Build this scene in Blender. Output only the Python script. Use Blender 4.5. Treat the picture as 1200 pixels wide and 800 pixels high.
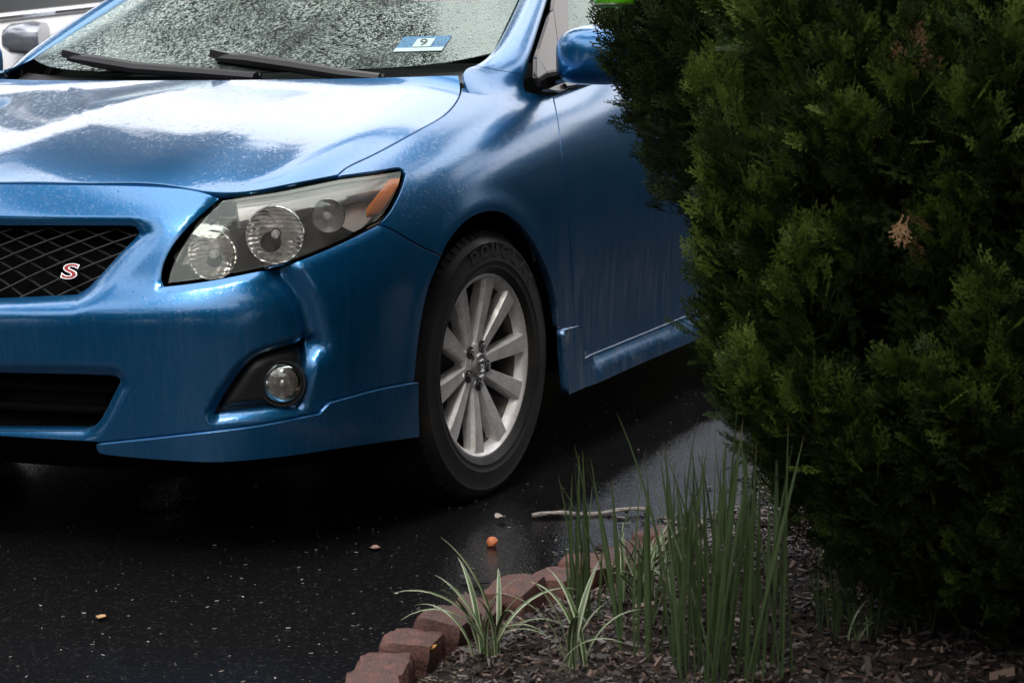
import bpy, bmesh, math, json, random
import numpy as np
from math import radians, sin, cos, pi, atan2, hypot
from mathutils import Vector, Matrix, noise
from mathutils.geometry import delaunay_2d_cdt

for _o in list(bpy.data.objects): bpy.data.objects.remove(_o)
random.seed(11); RNG = np.random.default_rng(5)
SC = bpy.context.scene
COL = SC.collection

# ------------------------------------------------------------------ camera
cam_d = bpy.data.cameras.new('camera'); cam_d.sensor_width = 36.0; cam_d.lens = 36.0*2281/1200
cam_d.clip_start = 0.1; cam_d.clip_end = 3000
cam = bpy.data.objects.new('camera', cam_d); COL.objects.link(cam)
_yaw, _pit, _rol = 3.5102, -0.1401, -0.0084
_F = Vector((cos(_yaw)*cos(_pit), sin(_yaw)*cos(_pit), sin(_pit)))
_R = _F.cross(Vector((0,0,1))).normalized(); _U = _R.cross(_F)
_R, _U = _R*cos(_rol)+_U*sin(_rol), _U*cos(_rol)-_R*sin(_rol)
cam.matrix_world = Matrix(((_R.x,_U.x,-_F.x,4.189),(_R.y,_U.y,-_F.y,2.495),(_R.z,_U.z,-_F.z,1.008),(0,0,0,1)))
SC.camera = cam
cam_d.dof.use_dof = True; cam_d.dof.focus_distance = 4.35; cam_d.dof.aperture_fstop = 11.0

# ------------------------------------------------------------------ sky, sun, exposure
SUN_EL, SUN_AZ = radians(50), radians(20)      # azimuth measured from +x towards +y of the direction TO the sun
world = bpy.data.worlds.new('World'); SC.world = world; world.use_nodes = True
nt = world.node_tree; N = nt.nodes; Lk = nt.links; N.clear()
wo = N.new('ShaderNodeOutputWorld'); bg = N.new('ShaderNodeBackground')
sky = N.new('ShaderNodeTexSky'); sky.sky_type = 'NISHITA'; sky.sun_disc = False
sky.sun_elevation = SUN_EL; sky.sun_rotation = pi/2-SUN_AZ; sky.air_density = 1.0; sky.dust_density = 2.0
tc = N.new('ShaderNodeTexCoord'); nz = N.new('ShaderNodeTexNoise'); nz.inputs['Scale'].default_value = 1.9
nz.inputs['Detail'].default_value = 6; nz.inputs['Roughness'].default_value = .55
mp = N.new('ShaderNodeMapping'); mp.inputs['Scale'].default_value = (1,1,2.2); mp.inputs['Location'].default_value = (9.1,4.4,.2)
Lk.new(tc.outputs['Generated'], mp.inputs['Vector']); Lk.new(mp.outputs[0], nz.inputs['Vector'])
cr = N.new('ShaderNodeValToRGB'); cr.color_ramp.elements[0].position = .415; cr.color_ramp.elements[1].position = .50
cr.color_ramp.elements[0].color = (.06,.06,.06,1)
Lk.new(nz.outputs['Fac'], cr.inputs[0])
mx = N.new('ShaderNodeMix'); mx.data_type = 'RGBA'; Lk.new(cr.outputs[0], mx.inputs['Factor'])
Lk.new(sky.outputs[0], mx.inputs['A']); # overcast cloud layer, standard overcast luminance (1+2 sin elevation)/3
sp_=N.new('ShaderNodeSeparateXYZ'); Lk.new(tc.outputs['Generated'],sp_.inputs[0])
m1=N.new('ShaderNodeMath'); m1.operation='MULTIPLY_ADD'; m1.inputs[1].default_value=2/3; m1.inputs[2].default_value=1/3; m1.use_clamp=True; Lk.new(sp_.outputs['Z'],m1.inputs[0])
vm=N.new('ShaderNodeVectorMath'); vm.operation='SCALE'; vm.inputs[0].default_value=(35,34.5,35); Lk.new(m1.outputs[0],vm.inputs['Scale'])
Lk.new(vm.outputs[0],mx.inputs['B'])
Lk.new(mx.outputs['Result'], bg.inputs['Color']); bg.inputs['Strength'].default_value = 0.12
Lk.new(bg.outputs[0], wo.inputs[0])

sun_d = bpy.data.lights.new('sun','SUN'); sun_d.energy = 1.2; sun_d.angle = radians(14); sun_d.color = (1,.95,.88)
sun = bpy.data.objects.new('sun', sun_d); COL.objects.link(sun)
_sd = Vector((cos(SUN_EL)*cos(SUN_AZ), cos(SUN_EL)*sin(SUN_AZ), sin(SUN_EL)))
sun.rotation_euler = _sd.to_track_quat('Z','Y').to_euler(); sun.location = _sd*30
SC.view_settings.view_transform = 'Standard'; SC.view_settings.look = 'None'
SC.view_settings.exposure = -0.05; SC.view_settings.gamma = 1.0; SC.view_settings.use_curve_mapping = False
SC.cycles.max_bounces = 10; SC.cycles.transparent_max_bounces = 24

# ------------------------------------------------------------------ object helpers
def link(o, parent=None):
    COL.objects.link(o)
    if parent is not None: o.parent = parent
    return o
def tag(o, label=None, cat=None, group=None, kind=None):
    if label: o['label'] = label
    if cat: o['category'] = cat
    if group: o['group'] = group
    if kind: o['kind'] = kind
    return o
def empty(name, loc=(0,0,0), rz=0.0, parent=None):
    o = bpy.data.objects.new(name, None); o.empty_display_size = .1; o.location = loc; o.rotation_euler = (0,0,rz)
    return link(o, parent)
def mesh(name, verts, faces, mats, parent=None, smooth=True, normals=None, mi=None, sharp=None):
    me = bpy.data.meshes.new(name)
    me.from_pydata([tuple(map(float,v)) for v in verts], [], [tuple(map(int,f)) for f in faces])
    for m in (mats if isinstance(mats,(list,tuple)) else [mats]): me.materials.append(m)
    if mi is not None: me.polygons.foreach_set('material_index', np.asarray(mi,np.int32))
    me.polygons.foreach_set('use_smooth', np.full(len(me.polygons), bool(smooth)))
    me.update()
    if normals is not None: me.normals_split_custom_set_from_vertices([tuple(map(float,n)) for n in normals])
    elif sharp is not None and smooth: me.set_sharp_from_angle(angle=radians(sharp))
    o = bpy.data.objects.new(name, me)
    return link(o, parent)
def bulk(name, V, F, mat, parent=None, smooth=False):
    """fast mesh from numpy arrays; F is (n,3) or (n,4)"""
    me = bpy.data.meshes.new(name); k = F.shape[1]
    me.vertices.add(len(V)); me.vertices.foreach_set('co', np.ascontiguousarray(V,np.float32).ravel())
    me.loops.add(F.size); me.loops.foreach_set('vertex_index', np.ascontiguousarray(F,np.int32).ravel())
    me.polygons.add(len(F)); me.polygons.foreach_set('loop_start', np.arange(0,F.size,k,dtype=np.int32))
    me.polygons.foreach_set('use_smooth', np.full(len(F), smooth))
    for m in (mat if isinstance(mat,(list,tuple)) else [mat]): me.materials.append(m)
    me.update(calc_edges=True); me.validate()
    return link(bpy.data.objects.new(name, me), parent)
def mirror_copy(o, parent=None, name=None):
    """the same part on the other side of the car (y -> -y)"""
    me = o.data.copy(); n = len(me.vertices); co = np.empty(n*3,np.float32); me.vertices.foreach_get('co',co)
    co = co.reshape(-1,3); co[:,1] *= -1; me.vertices.foreach_set('co',co.ravel()); me.flip_normals(); me.update()
    c = bpy.data.objects.new(name or o.name.split('.')[0], me); c.location = (o.location.x,-o.location.y,o.location.z)
    return link(c, parent if parent is not None else o.parent)
class MB:
    """collects solids, built as one mesh"""
    def __init__(s): s.v=[]; s.f=[]; s.m=[]
    def add(s, V, F, mi=0):
        b=len(s.v); s.v+= [tuple(x) for x in V]; s.f+=[tuple(b+i for i in f) for f in F]; s.m+=[mi]*len(F)
    def box(s, c, d, M=None, mi=0, taper=1.0):
        V=[]
        for z in (-1,1):
            k = taper if z>0 else 1
            for x,y in ((-1,-1),(1,-1),(1,1),(-1,1)): V.append(Vector((x*d[0]/2*k,y*d[1]/2*k,z*d[2]/2)))
        if M is not None: V=[M@v for v in V]
        V=[v+Vector(c) for v in V]
        s.add(V,[(3,2,1,0),(4,5,6,7),(0,1,5,4),(1,2,6,5),(2,3,7,6),(3,0,4,7)],mi)
    def tube(s, pts, r, n=8, mi=0, cap=True, flat=1.0, up=None):
        pts=[Vector(p) for p in pts]; rs=r if hasattr(r,'__len__') else [r]*len(pts)
        V=[];F=[]; ref=Vector(up) if up else None
        for i,p in enumerate(pts):
            t=(pts[min(i+1,len(pts)-1)]-pts[max(i-1,0)]).normalized()
            a=ref if ref is not None else (Vector((0,0,1)) if abs(t.z)<.9 else Vector((1,0,0)))
            b=t.cross(a).normalized(); c=b.cross(t)
            if ref is None: ref=c
            else: ref=c if not up else ref
            for k in range(n):
                q=2*pi*k/n; V.append(p+b*cos(q)*rs[i]+c*sin(q)*rs[i]*flat)
        for i in range(len(pts)-1):
            for k in range(n): F.append((i*n+k,i*n+(k+1)%n,(i+1)*n+(k+1)%n,(i+1)*n+k))
        if cap: F.append(tuple(range(n))[::-1]); F.append(tuple((len(pts)-1)*n+k for k in range(n)))
        s.add(V,F,mi)
    def lathe(s, prof, n=48, M=None, mi=0, closed=False):
        """profile (r, h) revolved about local z"""
        V=[];F=[];m=len(prof)
        for k in range(n):
            a=2*pi*k/n
            for r,h in prof: V.append(Vector((r*cos(a),r*sin(a),h)))
        if M is not None: V=[M@v for v in V]
        for k in range(n):
            for j in range(m if closed else m-1):
                j2=(j+1)%m; F.append((k*m+j,((k+1)%n)*m+j,((k+1)%n)*m+j2,k*m+j2))
        s.add(V,F,mi)
    def build(s,name,mats,parent=None,smooth=True,sharp=35): return mesh(name,s.v,s.f,mats,parent,smooth,mi=s.m,sharp=sharp)

# ------------------------------------------------------------------ materials
class Mat:
    def __init__(s,name):
        s.m=bpy.data.materials.new(name); s.m.use_nodes=True; s.t=s.m.node_tree; s.n=s.t.nodes; s.l=s.t.links
        s.b=s.n['Principled BSDF']; s.out=s.n['Material Output']; s.co=None
    def set(s,**k):
        for a,v in k.items():
            a=a.replace('_',' ')
            s.b.inputs[a].default_value = (*v,1) if isinstance(v,tuple) and len(v)==3 else v
        return s
    def coord(s):
        if s.co is None: s.co=s.n.new('ShaderNodeTexCoord').outputs['Object']
        return s.co
    def map(s,scale=(1,1,1),rot=(0,0,0),loc=(0,0,0)):
        m=s.n.new('ShaderNodeMapping'); m.inputs['Scale'].default_value=scale; m.inputs['Rotation'].default_value=rot; m.inputs['Location'].default_value=loc
        s.l.new(s.coord(),m.inputs[0]); return m.outputs[0]
    def noise(s,scale,detail=3,rough=.5,vec=None,out='Fac',dist=0.0):
        q=s.n.new('ShaderNodeTexNoise'); q.inputs['Scale'].default_value=scale; q.inputs['Detail'].default_value=detail; q.inputs['Roughness'].default_value=rough
        q.inputs['Distortion'].default_value=dist
        s.l.new(vec if vec is not None else s.coord(),q.inputs['Vector']); return q.outputs[out]
    def voro(s,scale,vec=None,out='Distance',rand=1.0,feat='F1'):
        q=s.n.new('ShaderNodeTexVoronoi'); q.feature=feat; q.inputs['Scale'].default_value=scale; q.inputs['Randomness'].default_value=rand
        s.l.new(vec if vec is not None else s.coord(),q.inputs['Vector']); return q.outputs[out]
    def ramp(s,fac,*stops,interp='LINEAR'):
        r=s.n.new('ShaderNodeValToRGB'); r.color_ramp.interpolation=interp
        e=r.color_ramp.elements
        while len(e)<len(stops): e.new(.5)
        for x,(p,c) in zip(e,stops): x.position=p; x.color=(*c,1) if isinstance(c,tuple) else (c,c,c,1)
        s.l.new(fac,r.inputs[0]); return r.outputs[0]
    def mix(s,fac,a,b):
        m=s.n.new('ShaderNodeMix'); m.data_type='RGBA'
        for k,v in (('Factor',fac),('A',a),('B',b)):
            if hasattr(v,'links'): s.l.new(v,m.inputs[k])
            else: m.inputs[k].default_value=(*v,1) if isinstance(v,tuple) else ((v) if k=='Factor' else (v,v,v,1))
        return m.outputs['Result']
    def math(s,op,a,b=0.0,c=None):
        m=s.n.new('ShaderNodeMath'); m.operation=op
        for i,v in enumerate((a,b) if c is None else (a,b,c)):
            if hasattr(v,'links'): s.l.new(v,m.inputs[i])
            else: m.inputs[i].default_value=v
        return m.outputs[0]
    def bump(s,h,strength=.3,dist=.01,nrm=None):
        b=s.n.new('ShaderNodeBump'); b.inputs['Strength'].default_value=strength; b.inputs['Distance'].default_value=dist
        s.l.new(h,b.inputs['Height'])
        if nrm is not None: s.l.new(nrm,b.inputs['Normal'])
        return b.outputs[0]
    def to(s,sock,inp): s.l.new(sock,s.b.inputs[inp]); return s
def simple(name,col,rough=.5,metal=0.0,**k):
    m=Mat(name).set(Base_Color=col,Roughness=rough,Metallic=metal,**k); return m.m

def droplets(m,scale=150,thr=.22,vec=None):
    """height field of sparse water beads"""
    d=m.voro(scale,vec); c=m.voro(scale,vec,out='Color')
    sep=m.n.new('ShaderNodeSeparateColor'); m.l.new(c,sep.inputs[0])
    r=m.math('MULTIPLY',m.math('POWER',sep.outputs[0],2.0),thr*2.0)        # per-cell bead radius
    h=m.math('SUBTRACT',r,d); h=m.math('MAXIMUM',h,0.0)
    return m.math('SQRT',h)
def paint_mat(name, wet):
    m=Mat(name).set(Metallic=.78,Roughness=.30,Coat_Weight=1.0,Coat_Roughness=.03,Coat_IOR=1.6)
    base=(.010,.112,.375)
    fl=m.noise(900,1); col=m.ramp(fl,(.3,(.0002,.078,.205)),(.7,(.0006,.155,.385)))
    # rain-washed road film: grey-brown dust in vertical runs, heavier low on the sides
    run=m.noise(16,6,.7,m.map((5.0,5.0,.22)))
    sep=m.n.new('ShaderNodeSeparateXYZ'); m.l.new(m.coord(),sep.inputs[0])
    low=m.math('MULTIPLY',m.ramp(sep.outputs['Z'],(.15,1.0),(.42,1.0),(.72,.2)),m.ramp(m.math('ADD',sep.outputs['X'],1.0),(.5,1.0),(1.2,.14)))
    dirt=m.math('MULTIPLY',m.math('ADD',m.ramp(run,(.45,0.0),(.64,.85)),.06),low)
    speck=m.ramp(m.voro(120),(.035,1.0),(.06,0.0)); sp2=m.ramp(m.noise(9,2),(.55,0.0),(.7,1.0))
    dirt=m.math('MAXIMUM',m.math('MULTIPLY',dirt,.05 if wet else .46),m.math('MULTIPLY',m.math('MULTIPLY',speck,sp2),.12))
    m.to(m.mix(dirt,col,(.30,.27,.26)),'Base Color')
    m.to(m.math('SUBTRACT',.72,m.math('MULTIPLY',dirt,.7)),'Metallic')
    if wet:
        film=m.noise(6,7,.68,m.map((1,2.4,1)))
        m.to(m.ramp(film,(.44,.015),(.56,.05)),'Coat Roughness')
        h=m.math('ADD',m.math('MULTIPLY',m.noise(45,5,.65,m.map((1,2.6,1))),.30),m.math('ADD',droplets(m,170,.28),m.math('MULTIPLY',droplets(m,70,.22),2.0)))
        m.to(m.bump(h,.13,.0015),'Coat Normal')
    else:
        m.to(m.math('ADD',.05,m.math('MULTIPLY',m.ramp(run,(.35,0.0),(.7,1.0)),.16)),'Coat Roughness')
        h=m.math('ADD',m.math('MULTIPLY',m.noise(60,3,.6,m.map((2.2,2.2,.10))),.55),m.math('ADD',droplets(m,190,.26),m.math('MULTIPLY',droplets(m,85,.22),1.6)))
        m.to(m.bump(h,.30,.0012),'Coat Normal')
    return m.m
PAINT=paint_mat('blue_paint',False); PAINT_TOP=paint_mat('blue_paint_wet_top',True)
BLACK=simple('black_plastic',(.012,.012,.013),.45)
GLOSSBLACK=simple('gloss_black',(.006,.006,.007),.12)
DARK=simple('underbody_black',(.003,.003,.003),.95,Specular_IOR_Level=0.05)
CHROME=simple('chrome',(.75,.75,.76),.12,1.0)
def refl_mat(name,c,r):
    m=Mat(name).set(Base_Color=c,Roughness=r,Metallic=1.0); v=m.voro(48,m.map((1,1,2.2)),rand=.35); m.to(m.bump(v,.20,.010),'Normal'); return m.m
REFL=refl_mat('lamp_reflector',(.86,.84,.82),.17)
LAMPGREY=simple('lamp_housing',(.62,.59,.57),.25,.35)
AMBER=Mat('amber_plastic').set(Base_Color=(.95,.27,.035),Roughness=.3).m
RED=simple('badge_red',(.35,.012,.012),.3)
def alloy_mat():
    m=Mat('alloy_paint').set(Metallic=.45,Roughness=.36)
    d=m.noise(22,5,.65); g=m.noise(160,2)
    c=m.mix(m.ramp(d,(.42,0.0),(.75,.75)),(.80,.785,.77),(.38,.32,.28))
    m.to(m.mix(m.ramp(g,(.62,0.0),(.75,.35)),c,(.12,.09,.08)),'Base Color')
    m.to(m.ramp(d,(.3,.34),(.7,.6)),'Roughness'); m.to(m.bump(g,.08,.001),'Normal')
    return m.m
ALLOY=alloy_mat()
def rubber_mat():
    m=Mat('tyre_rubber').set(Roughness=.6,Specular_IOR_Level=.4)
    g=m.noise(260,3,.7); d=m.noise(7,4)
    sp=m.ramp(m.voro(140),(.05,1.0),(.10,0.0))
    c=m.mix(m.ramp(d,(.45,0.0),(.75,.6)),(.012,.0115,.011),(.032,.029,.026))
    m.to(m.mix(m.math('MULTIPLY',sp,.25),c,(.3,.27,.25)),'Base Color'); m.to(m.bump(g,.35,.0012),'Normal'); m.to(m.ramp(d,(.35,.42),(.7,.75)),'Roughness')
    return m.m
RUBBER=rubber_mat()
def glass_mat(name,tint,haze=.0,rain=.0,bumpk=.3,rough=.02,hazecol=(.60,.72,.66),ior=1.75):
    """thin pane: clear transmission + surface reflection + mottled pale haze + rain beads"""
    m=Mat(name); n,l=m.n,m.l
    tr=n.new('ShaderNodeBsdfTransparent'); tr.inputs[0].default_value=(*tint,1)
    gl=n.new('ShaderNodeBsdfGlossy'); gl.inputs['Roughness'].default_value=rough; gl.inputs[0].default_value=(.86,1,.93,1)
    fr=n.new('ShaderNodeFresnel'); fr.inputs['IOR'].default_value=ior
    sh=n.new('ShaderNodeMixShader'); l.new(fr.outputs[0],sh.inputs[0])
    base=tr.outputs[0]
    if haze>0:
        df=n.new('ShaderNodeBsdfDiffuse'); df.inputs[0].default_value=(*hazecol,1)
        tl=n.new('ShaderNodeBsdfTranslucent'); tl.inputs[0].default_value=(*hazecol,1)
        ms=n.new('ShaderNodeMixShader'); ms.inputs[0].default_value=.35; l.new(df.outputs[0],ms.inputs[1]); l.new(tl.outputs[0],ms.inputs[2])
        mh=n.new('ShaderNodeMixShader')
        f=m.math('MULTIPLY',m.ramp(m.noise(7,4,.6,m.map((1,1.6,1),(0,0,.5))),(.36,haze*.35),(.62,haze*1.25)),m.ramp(m.noise(240,3,.7),(.38,.55),(.60,1.0))); l.new(f,mh.inputs[0])
        l.new(tr.outputs[0],mh.inputs[1]); l.new(ms.outputs[0],mh.inputs[2]); base=mh.outputs[0]
    l.new(base,sh.inputs[1]); l.new(gl.outputs[0],sh.inputs[2])
    if rain>0:
        h=m.math('ADD',m.math('ADD',m.math('MULTIPLY',droplets(m,215,.5),1.2),m.math('MULTIPLY',droplets(m,105,.40),2.0)),m.math('MULTIPLY',m.noise(110,3,.6,m.map((1,1,.5))),.35))
        h=m.math('MULTIPLY',h,m.ramp(m.noise(5,4,.6,m.map((1,1,.7))),(.36,.25),(.62,1.0)))
        b=m.bump(h,bumpk,.0035*rain); l.new(b,gl.inputs['Normal']); l.new(b,fr.inputs['Normal'])
    l.new(sh.outputs[0],m.out.inputs[0]); n.remove(m.b)
    return m.m
WIND=glass_mat('windscreen_glass',(.50,.62,.56),.16,1.0,.30,.05)
SIDEGLASS=glass_mat('side_glass',(.35,.40,.38),.25,.5,.25,.03,(.66,.70,.68))
LENS=glass_mat('lamp_lens',(.97,.96,.94),.11,.12,.2,.03,(.72,.70,.68),1.48)

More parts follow.
